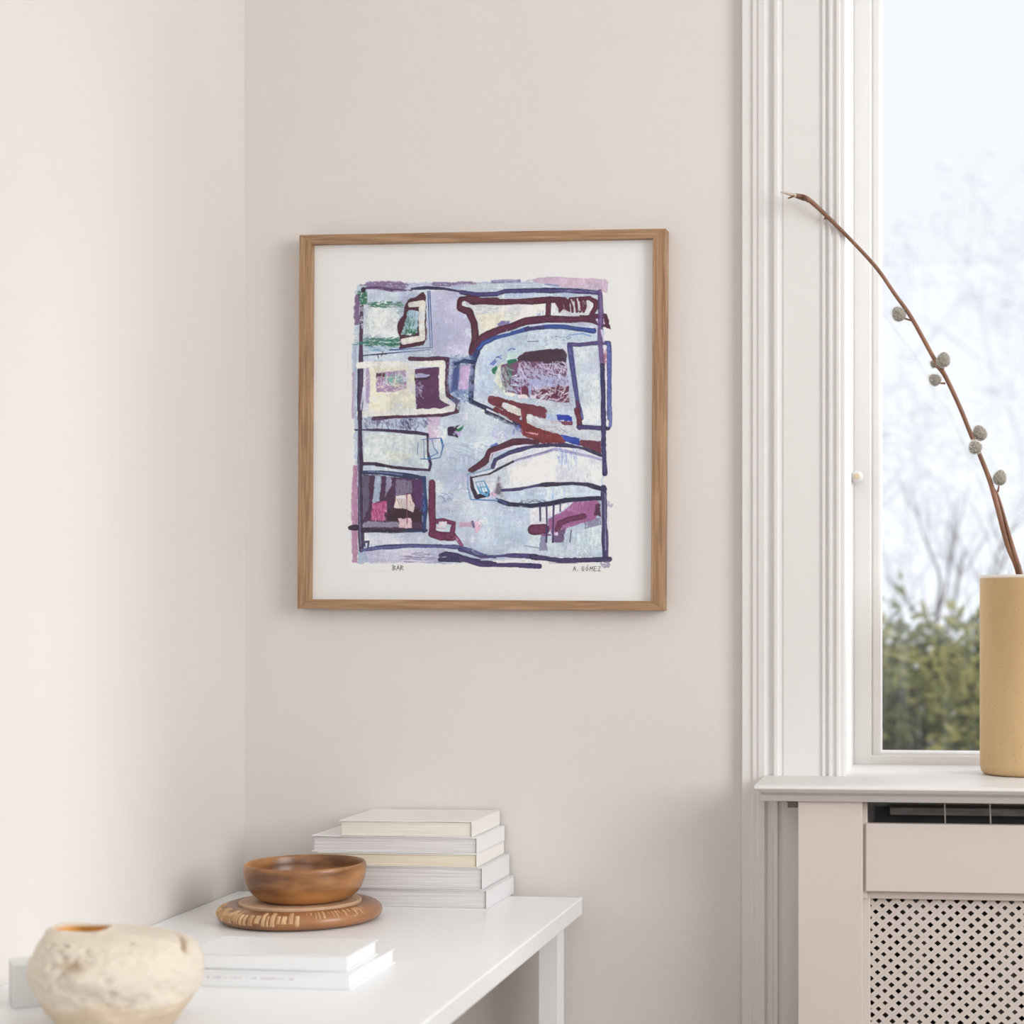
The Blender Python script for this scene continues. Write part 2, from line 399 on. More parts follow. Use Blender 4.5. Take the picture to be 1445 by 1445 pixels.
ca = atZ(493, 1397.6, DZ); cb = atZ(489, 1372, DZ + .0155)
bk = book(ca, .205, .150, .0152, -.012, P_smooth, K_gloss, 'white book with faint spine print lying under another book beside the stone pot', G2, 'front')
book(cb, .172, .100, .0152, -.012, P_smooth, K_gloss, 'glossy white book lying on another book in front of the wooden plate', G2, 'front')
random.seed(9)
pm = mat('faded_print', (.56, .52, .56), .6); b = MB(); x = -.158
while x < -.06:
    wd = random.choice((.002, .003, .005, .0015)); b.box(x, x + wd, -.00015, .0001, .0092 + random.uniform(-.0004, .0004), .0104 + random.uniform(-.0003, .0004))
    x += wd + random.choice((.0008, .001, .004))
b.build('spine_print', pm, bk)

# ------------------------------------------------------------------ wooden plate and bowl
def wood(name, c1, c2, rough, stretch, scale, coat=0.0, bump=0.1):
    m = mat(name, c1, rough, vscale=scale, stretch=stretch, col2=c2, bump=bump, bscale=scale * 3, coat=coat, detail=8)
    return m
M['plate'] = wood('carved_walnut', (.38, .165, .065), (.20, .075, .028), .34, (1, 1, 3), 9, coat=.2)
M['plate_flat'] = wood('pale_plate_centre', (.62, .42, .27), (.55, .35, .21), .5, (10, 1, 1), 9)
M['chip'] = wood('pale_wood_chips', (.70, .46, .25), (.44, .24, .11), .6, (1, 1, 1), 80)
M['bowl'] = wood('turned_walnut', (.54, .245, .076), (.13, .05, .02), .36, (4, 4, 14), 2.6, coat=.12, bump=.04)
pc = Vector((0, 0, 0)); zcen = 2.285
pd = pdir(424); pc = Vector((pd[0] * zcen, CAM.y + pd[1] * zcen, DZ))
PR = 114 / FPX * zcen
plate = empty('wooden_plate', pc); tag(plate, 'round carved wooden plate with notched rim lying under the wooden bowl', 'plate')
prof = [(PR * .80, 0), (PR * .93, .0015), (PR * .985, .0055), (PR, .0105), (PR * .985, .0150), (PR * .94, .0190), (PR * .87, .0215), (PR * .80, .0222), (PR * .765, .0215), (PR * .75, .0205)]
MB().lathe(prof, 96, True, True).build('rim', M['plate'], plate, smooth=True)
MB().lathe([(PR * .742, .018), (PR * .742, .0238), (PR * .73, .0246), (PR * .3, .0246)], 72).build('centre', M['plate_flat'], plate, smooth=False, bevel=.0004)
random.seed(11)
b = MB()
def rimz(r):
    for (r0, z0), (r1, z1) in zip(prof[3:], prof[4:]):
        if r1 <= r <= r0: return z0 + (z1 - z0) * (r0 - r) / (r0 - r1)
    return .02
rimline = [(.990, .0070), (1.0, .0105), (.985, .0150), (.94, .0190), (.87, .0215), (.81, .0222)]
def notch(a0, a1, i0, i1, lift):
    ln = rimline[i0:i1]; n = len(ln) - 1; vs = []; fs = []
    for i, (r, zz) in enumerate(ln):
        up = lift * (1 if 0 < i < n else .3)
        for a, k in ((a0, -.6), (a0 * .75 + a1 * .25, 1), (a0 * .25 + a1 * .75, 1), (a1, -.6)):
            rr_ = r * PR + up * k * .8; vs.append((rr_ * math.cos(a), rr_ * math.sin(a), zz + up * k * .6))
    for i in range(n):
        for k in range(3): fs.append((i * 4 + k, i * 4 + k + 1, i * 4 + k + 5, i * 4 + k + 4))
    b.add(vs, fs)
a = math.radians(188)
while a < math.radians(290):
    wd = random.uniform(.03, .10); notch(a, a + wd, random.choice((0, 0, 1)), random.choice((4, 5)), random.uniform(.0009, .0016)); a += wd + random.uniform(.004, .014)
a = math.radians(294)
while a < math.radians(345):
    wd = random.uniform(.012, .035); notch(a, a + wd, random.choice((2, 3)), 5, .0005); a += wd + random.uniform(.02, .06)
a = math.radians(120)
while a < math.radians(186):
    wd = random.uniform(.01, .03); notch(a, a + wd, random.choice((1, 2)), 5, .0005); a += wd + random.uniform(.02, .05)
b.build('rim_notches', M['chip'], plate, smooth=True)['kind'] = 'stuff'
BR = 84.5 / FPX * zcen; BZ = .0246
bowl = empty('wooden_bowl', pc + Vector((7 / FPX * zcen, 0, BZ - .0002))); tag(bowl, 'dark turned wooden bowl standing on the carved wooden plate', 'bowl')
H = .0445
op = [(BR * .56, 0), (BR * .66, .0008), (BR * .77, .0040), (BR * .86, .0095), (BR * .93, .0170), (BR * .975, .0260), (BR * .998, .0350), (BR, .0420), (BR * .992, .0452), (BR * .978, .0464), (BR * .955, .0462),
      (BR * .942, .0445), (BR * .935, .036), (BR * .92, .026), (BR * .87, .016), (BR * .74, .0085), (BR * .5, .0065), (BR * .2, .006)]
bo = MB().lathe(op, 96).build('bowl_body', M['bowl'], bowl, smooth=True); bo['label'] = 'dark walnut bowl body'

# ------------------------------------------------------------------ stone pot and pale block
pz = DZ; base_y = 1472.0
pcen = atZ(165, base_y - 26, pz)
spx = (pcen - CAM).dot(Vector((-math.sin(PSI), math.cos(PSI), 0))) / FPX       # metres per photo pixel there
pot = empty('stone_pot', pcen, PSI); tag(pot, 'rough cream stoneware pot with folded rim and ochre inside on the desk', 'pot')
rings = [(0, 92, 238), (2, 86, 244), (12, 76, 254), (25, 66, 265), (42, 56, 275), (60, 48, 283), (78, 42, 288), (92, 44, 286), (104, 50, 280), (114, 55, 271), (122, 59, 258), (127, 62, 243), (130, 63, 225), (132, 64, 205), (133.5, 65, 186), (135, 66, 170), (136.5, 67, 162), (137.5, 70, 158), (137.5, 73, 156), (134, 75, 154), (129, 74, 156), (122, 74, 160), (116, 80, 156), (113, 92, 140), (112, 105, 128)]
SEG = 160
grv = [Vector((8, 24)), Vector((40, 30)), Vector((72, 22)), Vector((92, 4)), Vector((100, -14)), Vector((103, -26))]
lip = [Vector((-14, -34)), Vector((14, -42)), Vector((44, -46)), Vector((70, -44)), Vector((92, -36))]
def pdist(p, pl):
    best = 1e9
    for a_, c_ in zip(pl, pl[1:]):
        ab = c_ - a_; t = max(0, min(1, (p - a_).dot(ab) / ab.length_squared)); best = min(best, (p - a_ - ab * t).length)
    return best
# refine rings
def interp(rs, k):
    out = []
    for r0, r1 in zip(rs, rs[1:]):
        for i in range(k): t = i / k; out.append(tuple(r0[j] + (r1[j] - r0[j]) * t for j in range(3)))
    out.append(rs[-1]); return out
K = 5
rr = interp(rings, K); n_out = 18 * K
vs = []; cols = []
CR = np.array(lin((221, 209, 193))); TAN = np.array(lin((205, 182, 150))); OCH = np.array((.66, .34, .085)); BRN = np.array((.40, .27, .15)); WH = np.array((.86, .83, .78))
for i, (h, xl_, xr_) in enumerate(rr):
    cx = (xl_ + xr_) / 2 - 165; rx = (xr_ - xl_) / 2; ry = rx * .84 if h < 100 else rx * (.84 + .0 * h)
    for k in range(SEG):
        th = 2 * math.pi * k / SEG
        x = cx + rx * math.cos(th); y = ry * math.sin(th); zz = h
        col = CR.copy()
        nv = Vector((x * .03, y * .03, zz * .045))
        nz = mnoise.fractal(nv, 0.9, 2.1, 5)
        if i < n_out:
            d = 3.4 * nz * min(1, h / 12)
            n2 = mnoise.fractal(Vector((x * .012 + 5, y * .012, zz * .03)), 1, 2, 2); d += 4.5 * n2 * min(1, h / 20)
            if 40 < h < 126 and y < 10:          # pitted band of the front
                pit = mnoise.noise(Vector((x * .11 + zz * .07, y * .10, zz * .10 - x * .03)))
                if pit > .12: d -= (pit - .12) * 12
            edge = 44 + 7 * math.sin(x * .05 + 1) + 4 * nz
            if h < edge: f = min(1, (edge - h) / 5); col = col * (1 - .6 * f) + TAN * .6 * f; d -= 1.6 * f
            if h > 84:
                p2 = Vector((x, y)); g = pdist(p2, grv)
                if g < 12: e_ = math.exp(-(g / 4.2) ** 2); d -= 6.0 * e_; zz -= 6.0 * e_; f = math.exp(-(g / 4.0) ** 2) * .9; col = col * (1 - f) + BRN * f
                l_ = pdist(p2, lip)
                if l_ < 16: e_ = math.exp(-(l_ / 6) ** 2); d += 3.2 * e_; zz += 5.0 * e_
            d1 = math.hypot((x + 28) / 24, (h - 99) / 8)
            if y < 0 and d1 < 1.2: f = max(0, 1.2 - d1); d -= 3 * f; col = col * (1 - .6 * min(1, f * 1.4)) + BRN * .6 * min(1, f * 1.4)
            x += d * math.cos(th); y += d * math.sin(th)
        else:
            col = OCH * (1 + .5 * nz) if h < 134 else CR * .6 + TAN * .4
            x += nz * 1.2; y += nz * 1.2
        if 130 < h: zz += 1.5 * math.sin(th * 3 + 1) * (h - 130) / 8
        vs.append((x * spx, y * spx, zz * spx)); cols.append((*np.clip(col, 0, 1), 1))
fs = [(i * SEG + k, i * SEG + (k + 1) % SEG, (i + 1) * SEG + (k + 1) % SEG, (i + 1) * SEG + k) for i in range(len(rr) - 1) for k in range(SEG)]
fs += [tuple(range(SEG - 1, -1, -1)), tuple((len(rr) - 1) * SEG + k for k in range(SEG))]
po = MB().add(vs, fs).build('pot_body', vcol_mat('rough_stoneware', 'glaze', .8, .35, 260, .25), pot, smooth=True)
at = po.data.color_attributes.new('glaze', 'FLOAT_COLOR', 'POINT'); at.data.foreach_set('color', np.array(cols, dtype=np.float32).ravel())

bl = atZ(18, 1424, DZ); br = atZ(75, 1419, DZ)
ang = math.atan2(br.y - bl.y, br.x - bl.x)
e = empty('block', bl, ang); tag(e, 'small pale grey block standing behind the stone pot near the wall', 'block')
LB = (br - bl).length + .02
MB().box(0, LB, 0, .05, 0, .040).build('block_body', mat('pale_card', (.80, .79, .78), .6), e, bevel=.001)
MB().box(.0, LB, .0, .0495, .0400, .0408).build('lid', mat('pale_card_lid', (.80, .79, .78), .6), e)

# ------------------------------------------------------------------ vase
vz = 2.465; vd = pdir(1450)
vc = Vector((vd[0] * vz, CAM.y + vd[1] * vz, SZ))
vase = empty('vase', vc); tag(vase, 'tall cylindrical sand-coloured speckled stoneware vase standing on the window sill', 'vase')
VR, VH = .0635, .265
prof = [(VR * .86, 0), (VR * .93, .0015), (VR * .975, .005), (VR, .012), (VR, VH * .5), (VR * 1.0, VH - .004), (VR * 1.005, VH - .0012), (VR * .985, VH), (VR * .95, VH), (VR * .935, VH - .003), (VR * .93, VH * .6), (VR * .92, .02), (VR * .6, .012)]
m = mat('sand_stoneware', (.62, .43, .22), .55, vscale=9, stretch=(1, 1, .35), col2=(.53, .35, .165), bump=.25, bscale=180)
nt = m.node_tree; bs = nt.nodes['Principled BSDF']; lk = bs.inputs['Base Color'].links[0]; src = lk.from_socket
vo = nt.nodes.new('ShaderNodeTexVoronoi'); vo.inputs['Scale'].default_value = 150; tcn = nt.nodes.new('ShaderNodeTexCoord'); nt.links.new(tcn.outputs['Object'], vo.inputs['Vector'])
cr = nt.nodes.new('ShaderNodeValToRGB'); cr.color_ramp.elements[0].position = .06; cr.color_ramp.elements[0].color = (.38, .30, .2, 1); cr.color_ramp.elements[1].position = .12; cr.color_ramp.elements[1].color = (1, 1, 1, 1)
nt.links.new(vo.outputs['Distance'], cr.inputs['Fac'])
mxn = nt.nodes.new('ShaderNodeMixRGB'); mxn.blend_type = 'MULTIPLY'; mxn.inputs['Fac'].default_value = .8
nt.links.new(src, mxn.inputs['Color1']); nt.links.new(cr.outputs['Color'], mxn.inputs['Color2']); nt.links.new(mxn.outputs['Color'], bs.inputs['Base Color'])
vb = MB().lathe(prof, 96).build('vase_body', m, vase, smooth=True)
MB().lathe([(VR * .935, VH - .0045), (VR * 1.004, VH - .0035), (VR * 1.012, VH - .0015), (VR * .99, VH + .0008), (VR * .955, VH + .0008), (VR * .935, VH - .002)], 96, False, False).build('rim', mat('pale_rim', (.78, .72, .62), .4), vase, smooth=True)['label'] = 'pale rim'  # rim ring coloured paler than the vase body

# ------------------------------------------------------------------ willow branch
path = [(1452, 905), (1438, 812.6), (1421.8, 769), (1409, 721.7), (1397, 679), (1383, 643), (1370.8, 614.6), (1354.6, 574.7), (1334.6, 532), (1326, 519), (1317, 504), (1286, 448), (1262, 414), (1237.7, 379), (1203, 341), (1168.5, 306.5), (1144, 284), (1134, 279), (1122, 276)]
rad_ = [3.6, 3.9, 3.9, 3.8, 3.6, 3.4, 3.3, 3.2, 3.3, 3.8, 3.2, 3.0, 2.8, 2.8, 2.6, 2.9, 3.3, 4.4, 3.0]
ylist = [vc.y + .02 - .115 * (i / (len(path) - 1)) ** 1.3 for i in range(len(path))]
pts = [atY(px, py, yy) for (px, py), yy in zip(path, ylist)]
br_ = empty('willow_branch', pts[0]); tag(br_, 'arching brown willow branch with furry grey catkins standing in the vase', 'branch')
rel = lambda p: Vector(p) - pts[0]
M['bark'] = mat('brown_willow_bark', (.27, .125, .07), .5, vscale=40, stretch=(1, 1, .3), col2=(.15, .065, .035), bump=.3, bscale=150)
def smooth_path(ps, rs, k=5):
    out = []; ro = []
    for i in range(len(ps) - 1):
        p0, p1, p2, p3 = ps[max(i - 1, 0)], ps[i], ps[i + 1], ps[min(i + 2, len(ps) - 1)]
        for j in range(k):
            t = j / k
            out.append(.5 * ((2 * p1) + (p2 - p0) * t + (2 * p0 - 5 * p1 + 4 * p2 - p3) * t * t + (3 * p1 - p0 - 3 * p2 + p3) * t ** 3)); ro.append(rs[i] + (rs[i + 1] - rs[i]) * t)
    out.append(ps[-1]); ro.append(rs[-1]); return out, ro
mpx = .00094 * 1.0
sp_, sr_ = smooth_path([rel(p) for p in pts], [r * mpx for r in rad_])
MB().tube(sp_, sr_, 10).build('stem', M['bark'], br_, smooth=True)
def twig(name, pxs, y0, rads, m=None):
    ps = [rel(atY(a_, c_, y0 + (q if len(t_) > 2 else 0))) for t_ in pxs for a_, c_, q in [(t_[0], t_[1], t_[2] if len(t_) > 2 else 0)]]
    s1, s2 = smooth_path(ps, [r * mpx for r in rads], 3)
    return MB().tube(s1, s2, 8).build(name, m or M['bark'], br_, smooth=True)
def ynear(py):
    for i in range(len(path) - 1):
        if path[i][1] >= py >= path[i + 1][1]:
            t = (path[i][1] - py) / (path[i][1] - path[i + 1][1]); return ylist[i] + (ylist[i + 1] - ylist[i]) * t
    return ylist[-1]
twig('side_stem', [(1449, 870), (1441, 812), (1431, 778), (1420, 740), (1409, 702), (1403, 690)], vc.y + .012, [2.8, 3.1, 3.0, 2.6, 2.2, 1.6])
M['budtip'] = mat('pale_bud_scale', (.60, .50, .42), .5)
yt = ylist[-1]
twig('tip_bud', [(1124, 276.5), (1116, 274.5), (1109, 272.5), (1101, 271)], yt, [2.9, 2.2, 1.8, .5], M['budtip'])
twig('tip_bud', [(1121, 276), (1116, 278.5), (1111.5, 280)], yt - .001, [1.6, 1.3, .8])
twig('node_bud', [(1141, 284), (1137, 279), (1133, 275)], yt + .0, [3.0, 2.2, .8])
twig('node_bud', [(1166, 307), (1164, 308.5), (1163, 309.5)], ynear(307), [2.5, 1.6, .6])
M['fur'] = mat('grey_catkin_fur', (.36, .32, .265), .9, vscale=300, col2=(.19, .165, .13))
M['fur2'] = mat('silver_catkin_hair', (.80, .79, .76), .9)
random.seed(21)
cat = [(1268, 443, 11, 12.5, .5, (1286, 452)), (1331.5, 507.5, 11, 12.5, -.15, (1331, 521)), (1319, 536, 9.5, 10.5, .9, (1334, 541)), (1382.5, 611, 11.5, 13.5, .35, (1374, 620)),
       (1376, 631, 11, 11, .6, (1378, 636)), (1411, 674, 11, 13, -.2, (1408, 694)), (1317, 514, 4.5, 6.5, .6, (1325, 519))]
for q, (px, py, rx, ry, tilt, foot) in enumerate(cat):
    yy = ynear(py) - (.008 if q in (1, 4) else -.010 if q in (3, 6) else 0)
    c = rel(atY(px, py, yy))
    # stalk
    twig('stalk', [(foot[0], foot[1], ynear(foot[1]) - yy), ((foot[0] + px) / 2, (foot[1] + py) / 2 + 2), (px + (foot[0] - px) * .25, py + (foot[1] - py) * .25)], yy, [1.6, 1.2, 1.6])
    rot = Matrix.Rotation(PSI, 3, 'Z') @ Matrix.Rotation(-tilt, 3, 'Y')
    vs = []; fs = []; NU, NV = 20, 14
    core = []
    for i in range(NV + 1):
        ph = math.pi * i / NV
        for k in range(NU):
            th = 2 * math.pi * k / NU; taper = 1 - .18 * math.cos(ph)
            core.append(rot @ Vector((math.sin(ph) * math.cos(th) * rx * .86 * taper, math.sin(ph) * math.sin(th) * rx * .86 * taper, math.cos(ph) * ry * .86)) * mpx)
    fs = [(i * NU + k, i * NU + (k + 1) % NU, (i + 1) * NU + (k + 1) % NU, (i + 1) * NU + k) for i in range(NV) for k in range(NU)]
    co = MB().add(core, fs).build('catkin', M['fur'], br_, smooth=True, shift=c)
    hb = MB()
    for k in range(int(620 * rx / 11)):
        u = random.uniform(-1, 1); th = random.uniform(0, 2 * math.pi); s_ = math.sqrt(1 - u * u); taper = 1 - .18 * u
        d = Vector((s_ * math.cos(th), s_ * math.sin(th), u))
        p0 = rot @ Vector((d.x * rx * .84 * taper, d.y * rx * .84 * taper, d.z * ry * .84)) * mpx
        dirv = (rot @ (d + Vector((random.gauss(0, .25), random.gauss(0, .25), .55 + random.gauss(0, .25))))).normalized()
        p1 = p0 + dirv * random.uniform(2.2, 5.6) * mpx
        sd = dirv.orthogonal().normalized() * .00013
        sd2 = dirv.cross(sd).normalized() * .00013
        hb.add([p0 - sd, p0 + sd, p0 + sd2, p1], [(0, 1, 3), (1, 2, 3), (2, 0, 3)])
    h_ = hb.build('catkin_hair', M['fur2'], co, fix=False); h_['kind'] = 'stuff'

# ------------------------------------------------------------------ framed picture
FD = .026                                         # depth of the frame
TL, TR, BL_, BR_ = atY(421, 328.5, -FD), atY(938.5, 325.5, -FD), atY(421, 858.5, -FD), atY(938.5, 862, -FD)
fc = (TL + TR + BL_ + BR_) / 4
FW = ((TR - TL).length + (BR_ - BL_).length) / 2; FH = ((TL - BL_).length + (TR - BR_).length) / 2
pic = empty('framed_picture', (fc.x, 0, fc.z)); pic.rotation_euler = (0, math.radians(.32), 0)
tag(pic, 'oak framed abstract painting in blue, white and plum hanging on the wall', 'picture')
mw = .0178
def oak(name, st): return mat(name, (.44, .265, .145), .55, vscale=5, stretch=st, col2=(.27, .145, .072), bump=.35, bscale=12, detail=12)
OH, OV = oak('oak_grain_across', (3, 12, 75)), oak('oak_grain_upright', (75, 12, 3))
hx, hz = FW / 2, FH / 2
def bar(pts, m):
    b = MB(); n = 4
    b.add([(x, -FD, z) for x, z in pts] + [(x, -.0015, z) for x, z in pts], [(0, 1, 2, 3), (7, 6, 5, 4)] + [(i, 4 + i, 4 + (i + 1) % 4, (i + 1) % 4) for i in range(4)])
    return b.build('frame_bar', m, pic, bevel=.0006)
bar([(-hx, hz), (hx, hz), (hx - mw, hz - mw * .72), (-hx + mw, hz - mw * .72)], OH)
bar([(-hx, -hz), (-hx + mw, -hz + mw * .72), (hx - mw, -hz + mw * .72), (hx, -hz)], OH)
bar([(-hx, hz), (-hx + mw, hz - mw * .72), (-hx + mw, -hz + mw * .72), (-hx, -hz)], OV)
bar([(hx, hz), (hx, -hz), (hx - mw, -hz + mw * .72), (hx - mw, hz - mw * .72)], OV)
M['paper'] = mat('white_art_paper', (.84, .835, .83), .7, spec=.2)
MB().box(-hx + .006, hx - .006, -.0155, -.013, -hz + .006, hz - .006).build('paper', M['paper'], pic)
MB().box(-hx + .005, hx - .005, -.013, -.002, -hz + .005, hz - .005).build('backing_board', mat('grey_board', (.4, .36, .3), .8), pic)
MB().box(-hx + .008, hx - .008, -.0215, -.0200, -hz + .006, hz - .006).build('glass', glass_mat('picture_glass', 0.0, 1.5), pic)
# photo pixel inside the frame -> local x, z on the paper
def pl(px, py): return ((px - 421) / 517.5 * FW - hx, hz - (py - 328) / 532.0 * FH)

# ---- the print: brush strokes laid over one another, kept as colours of a fine sheet
PX_0, PX_1, PY_0, PY_1, SS = 488.0, 866.0, 386.0, 806.0, 1.75
NXp, NYp = int((PX_1 - PX_0) * SS), int((PY_1 - PY_0) * SS)
gx = PX_0 + (np.arange(NXp) + .5) / SS; gy = PY_0 + (np.arange(NYp) + .5) / SS
rng = np.random.default_rng(4)
def vnoise(fx, fy):
    gw, gh = int(NXp / SS / fx) + 3, int(NYp / SS / fy) + 3
    g = rng.random((gh, gw)); u = (gx - PX_0) / fx; v = (gy - PY_0) / fy
    iu, iv = u.astype(int), v.astype(int); fu, fv = u - iu, v - iv; fu = fu * fu * (3 - 2 * fu); fv = fv * fv * (3 - 2 * fv)
    a_ = g[np.ix_(iv, iu)]; b_ = g[np.ix_(iv, iu + 1)]; c_ = g[np.ix_(iv + 1, iu)]; d_ = g[np.ix_(iv + 1, iu + 1)]
    return (a_ * (1 - fu) + b_ * fu) * (1 - fv[:, None]) + (c_ * (1 - fu) + d_ * fu) * fv[:, None]
Nf, Nm, Nl, Nx = vnoise(1.6, 1.6), vnoise(4.5, 4.5), vnoise(22, 22), vnoise(45, 45)
Nh, Nv_ = vnoise(12, 1.3), vnoise(1.4, 14)
Nf2 = vnoise(1.1, 1.1)
IMG = np.ones((NYp, NXp, 3)); COV = np.zeros((NYp, NXp))
Q = {1: (480, 370, 6.568), 2: (650, 370, 6.568), 3: (480, 580, 6.0227), 4: (650, 580, 6.0227), 5: (580, 470, 7.225)}
def cv(q, p): o_ = Q[q]; return (o_[0] + p[0] / o_[2], o_[1] + p[1] / o_[2])
def paint(mask, sl, col, var, tex, mult=None):
    n = {'m': Nm, 'h': Nh, 'v': Nv_, 'f': Nf, 'l': Nl}[tex][sl]
    c_ = np.array(lin(col))[None, None, :] * (1 + var * (n - .5)[..., None] * 2)
    if mult is not None: c_ = c_ * mult[..., None]
    IMG[sl] = IMG[sl] * (1 - mask[..., None]) + c_ * mask[..., None]
    COV[sl] = np.maximum(COV[sl], mask)
def window(xs_, ys_, pad):
    x0 = max(0, int((min(xs_) - pad - PX_0) * SS)); x1_ = min(NXp, int((max(xs_) + pad - PX_0) * SS) + 2)
    y0 = max(0, int((min(ys_) - pad - PY_0) * SS)); y1_ = min(NYp, int((max(ys_) + pad - PY_0) * SS) + 2)
    return (slice(y0, y1_), slice(x0, x1_)) if x1_ > x0 and y1_ > y0 else None
def dryness(mask, sl, dry, tex):
    if dry:
        n = {'m': Nm, 'h': Nh, 'v': Nv_, 'f': Nf, 'l': Nl}[tex][sl] * .6 + Nf2[sl] * .4
        mask = mask * np.clip((n - dry * .8) * 7, 0, 1)
    return mask
def S(q, pts_, wd, col, a_=1.0, dry=0.0, var=.10, tex='m', soft=.7, rag=1.15):
    P_ = [cv(q, p) for p in pts_]; r = wd / Q[q][2] / 2
    sl = window([p[0] for p in P_], [p[1] for p in P_], r + 3 + soft * 2)
    if sl is None: return
    X_, Y_ = np.meshgrid(gx[sl[1]], gy[sl[0]]); D_ = np.full(X_.shape, 1e9)
    for (ax, ay), (bx, by) in zip(P_, P_[1:]):
        l2 = (bx - ax) ** 2 + (by - ay) ** 2 + 1e-9
        t = np.clip(((X_ - ax) * (bx - ax) + (Y_ - ay) * (by - ay)) / l2, 0, 1)
        D_ = np.minimum(D_, np.hypot(X_ - ax - t * (bx - ax), Y_ - ay - t * (by - ay)))
    rg = min(rag, r * .6)
    mk = np.clip((r - D_ + rg * ((Nl[sl] - .5) * 1.7 + (Nm[sl] - .5) * .5 + (Nf[sl] - .5) * .5)) / soft + .5, 0, 1) * a_
    mult = None
    if r > 1.6 and sum(col) < 420: mult = 1.22 - .55 * np.clip((D_ / r - .45 + .5 * (Nm[sl] - .5)) / .5, 0, 1) + .5 * (Nf[sl] - .5) * (Nl[sl] > .45)
    paint(dryness(mk, sl, dry, tex), sl, col, var, tex, mult)
def F(q, pts_, col, a_=1.0, dry=0.0, var=.08, tex='m', soft=.9, rag=1.2):
    P_ = [cv(q, p) for p in pts_]
    sl = window([p[0] for p in P_], [p[1] for p in P_], 4 + soft * 2)
    if sl is None: return
    X_, Y_ = np.meshgrid(gx[sl[1]], gy[sl[0]]); D_ = np.full(X_.shape, 1e9); ins = np.zeros(X_.shape, bool)
    for (ax, ay), (bx, by) in zip(P_, P_[1:] + P_[:1]):
        l2 = (bx - ax) ** 2 + (by - ay) ** 2 + 1e-9
        t = np.clip(((X_ - ax) * (bx - ax) + (Y_ - ay) * (by - ay)) / l2, 0, 1)
        D_ = np.minimum(D_, np.hypot(X_ - ax - t * (bx - ax), Y_ - ay - t * (by - ay)))
        cr_ = ((ay > Y_) != (by > Y_)); xx = ax + (Y_ - ay) * (bx - ax) / ((by - ay) if abs(by - ay) > 1e-9 else 1e-9)
        ins ^= cr_ & (X_ < xx)
    sd = np.where(ins, D_, -D_)
    mk = np.clip((sd + rag * ((Nm[sl] - .5) * 1.6 + (Nf[sl] - .5) * .8)) / soft + .5, 0, 1) * a_
    paint(dryness(mk, sl, dry, tex), sl, col, var, tex)
def R(q, x0, y0, x1_, y1_, col, **k): F(q, [(x0, y0), (x1_, y0), (x1_, y1_), (x0, y1_)], col, **k)
MAR, PLUM, NAVY, BLUE = (90, 30, 58), (100, 55, 100), (48, 44, 92), (48, 74, 148)
PALE, WHT, GRN = (190, 203, 218), (226, 228, 228), (28, 122, 84)
Qp = dict(Q); Q[0] = (0, 0, 1.0)
# ground of the painting
F(0, [(499, 400), (520, 394), (600, 396), (680, 397), (760, 396), (800, 400), (846, 404), (850, 440), (852, 520), (856, 600), (852, 690), (856, 760), (858, 786), (760, 786), (700, 792), (620, 796), (560, 793), (505, 795), (498, 740), (499, 640), (497, 560), (495, 500), (498, 440)], PALE, rag=3, var=.06, tex='l')
for k in range(260):      # broken tints over the ground
    x_, y_ = rng.uniform(500, 846), rng.uniform(402, 785); c_ = [(178, 180, 208), (206, 214, 220), (172, 190, 216), (218, 221, 220), (190, 186, 210), (164, 180, 202)][k % 6]
    a0, b0 = rng.uniform(5, 22), rng.uniform(4, 16)
    F(0, [(x_ - a0, y_ - b0), (x_ + a0, y_ - b0 * .8), (x_ + a0 * .9, y_ + b0), (x_ - a0 * .8, y_ + b0 * .9)], c_, a_=.45, dry=.35, soft=3, rag=3, tex='mhvl'[k % 4])
def scratch(q, x0, y0, x1_, y1_, n, col, ln, ang_, w_, a_=.7, jit=.4):
    for _ in range(n):
        x_, y_ = rng.uniform(x0, x1_), rng.uniform(y0, y1_); an = ang_ + rng.normal(0, jit); l_ = ln * rng.uniform(.4, 1.2)
        S(q, [(x_, y_), (x_ + l_ * math.cos(an) * .5 + rng.normal(0, ln * .06), y_ + l_ * math.sin(an) * .5), (x_ + l_ * math.cos(an), y_ + l_ * math.sin(an))], w_, col, a_=a_ * rng.uniform(.5, 1), soft=.6, rag=.3)
# top edge
F(1, [(150, 190), (300, 150), (540, 150), (640, 190), (560, 250), (430, 255), (230, 215)], (132, 98, 146), a_=.9, dry=.2, tex='h', soft=3)
S(1, [(200, 215), (350, 215), (470, 245), (650, 245)], 22, (96, 60, 112), dry=.15, tex='h')
R(1, 640, 170, 1445, 225, (176, 178, 206), a_=.8, dry=.2, tex='h', soft=4)
S(1, [(860, 185), (1000, 195), (1120, 178), (1240, 185)], 38, (120, 86, 140), a_=.9, dry=.15, tex='h', soft=2)
S(2, [(290, 175), (420, 170), (540, 170)], 34, (112, 100, 156), a_=.85, dry=.15, tex='h', soft=2)
R(2, 40, 195, 800, 240, (196, 208, 214), a_=.8, tex='h', soft=3)
F(2, [(600, 165), (740, 140), (880, 132), (1100, 152), (1330, 163), (1362, 195), (1356, 300), (1290, 280), (1180, 258), (930, 236), (880, 205), (760, 200)], (203, 180, 198), var=.04)
S(2, [(780, 205), (900, 222)], 16, (140, 130, 176), a_=.8, dry=.2, tex='h')
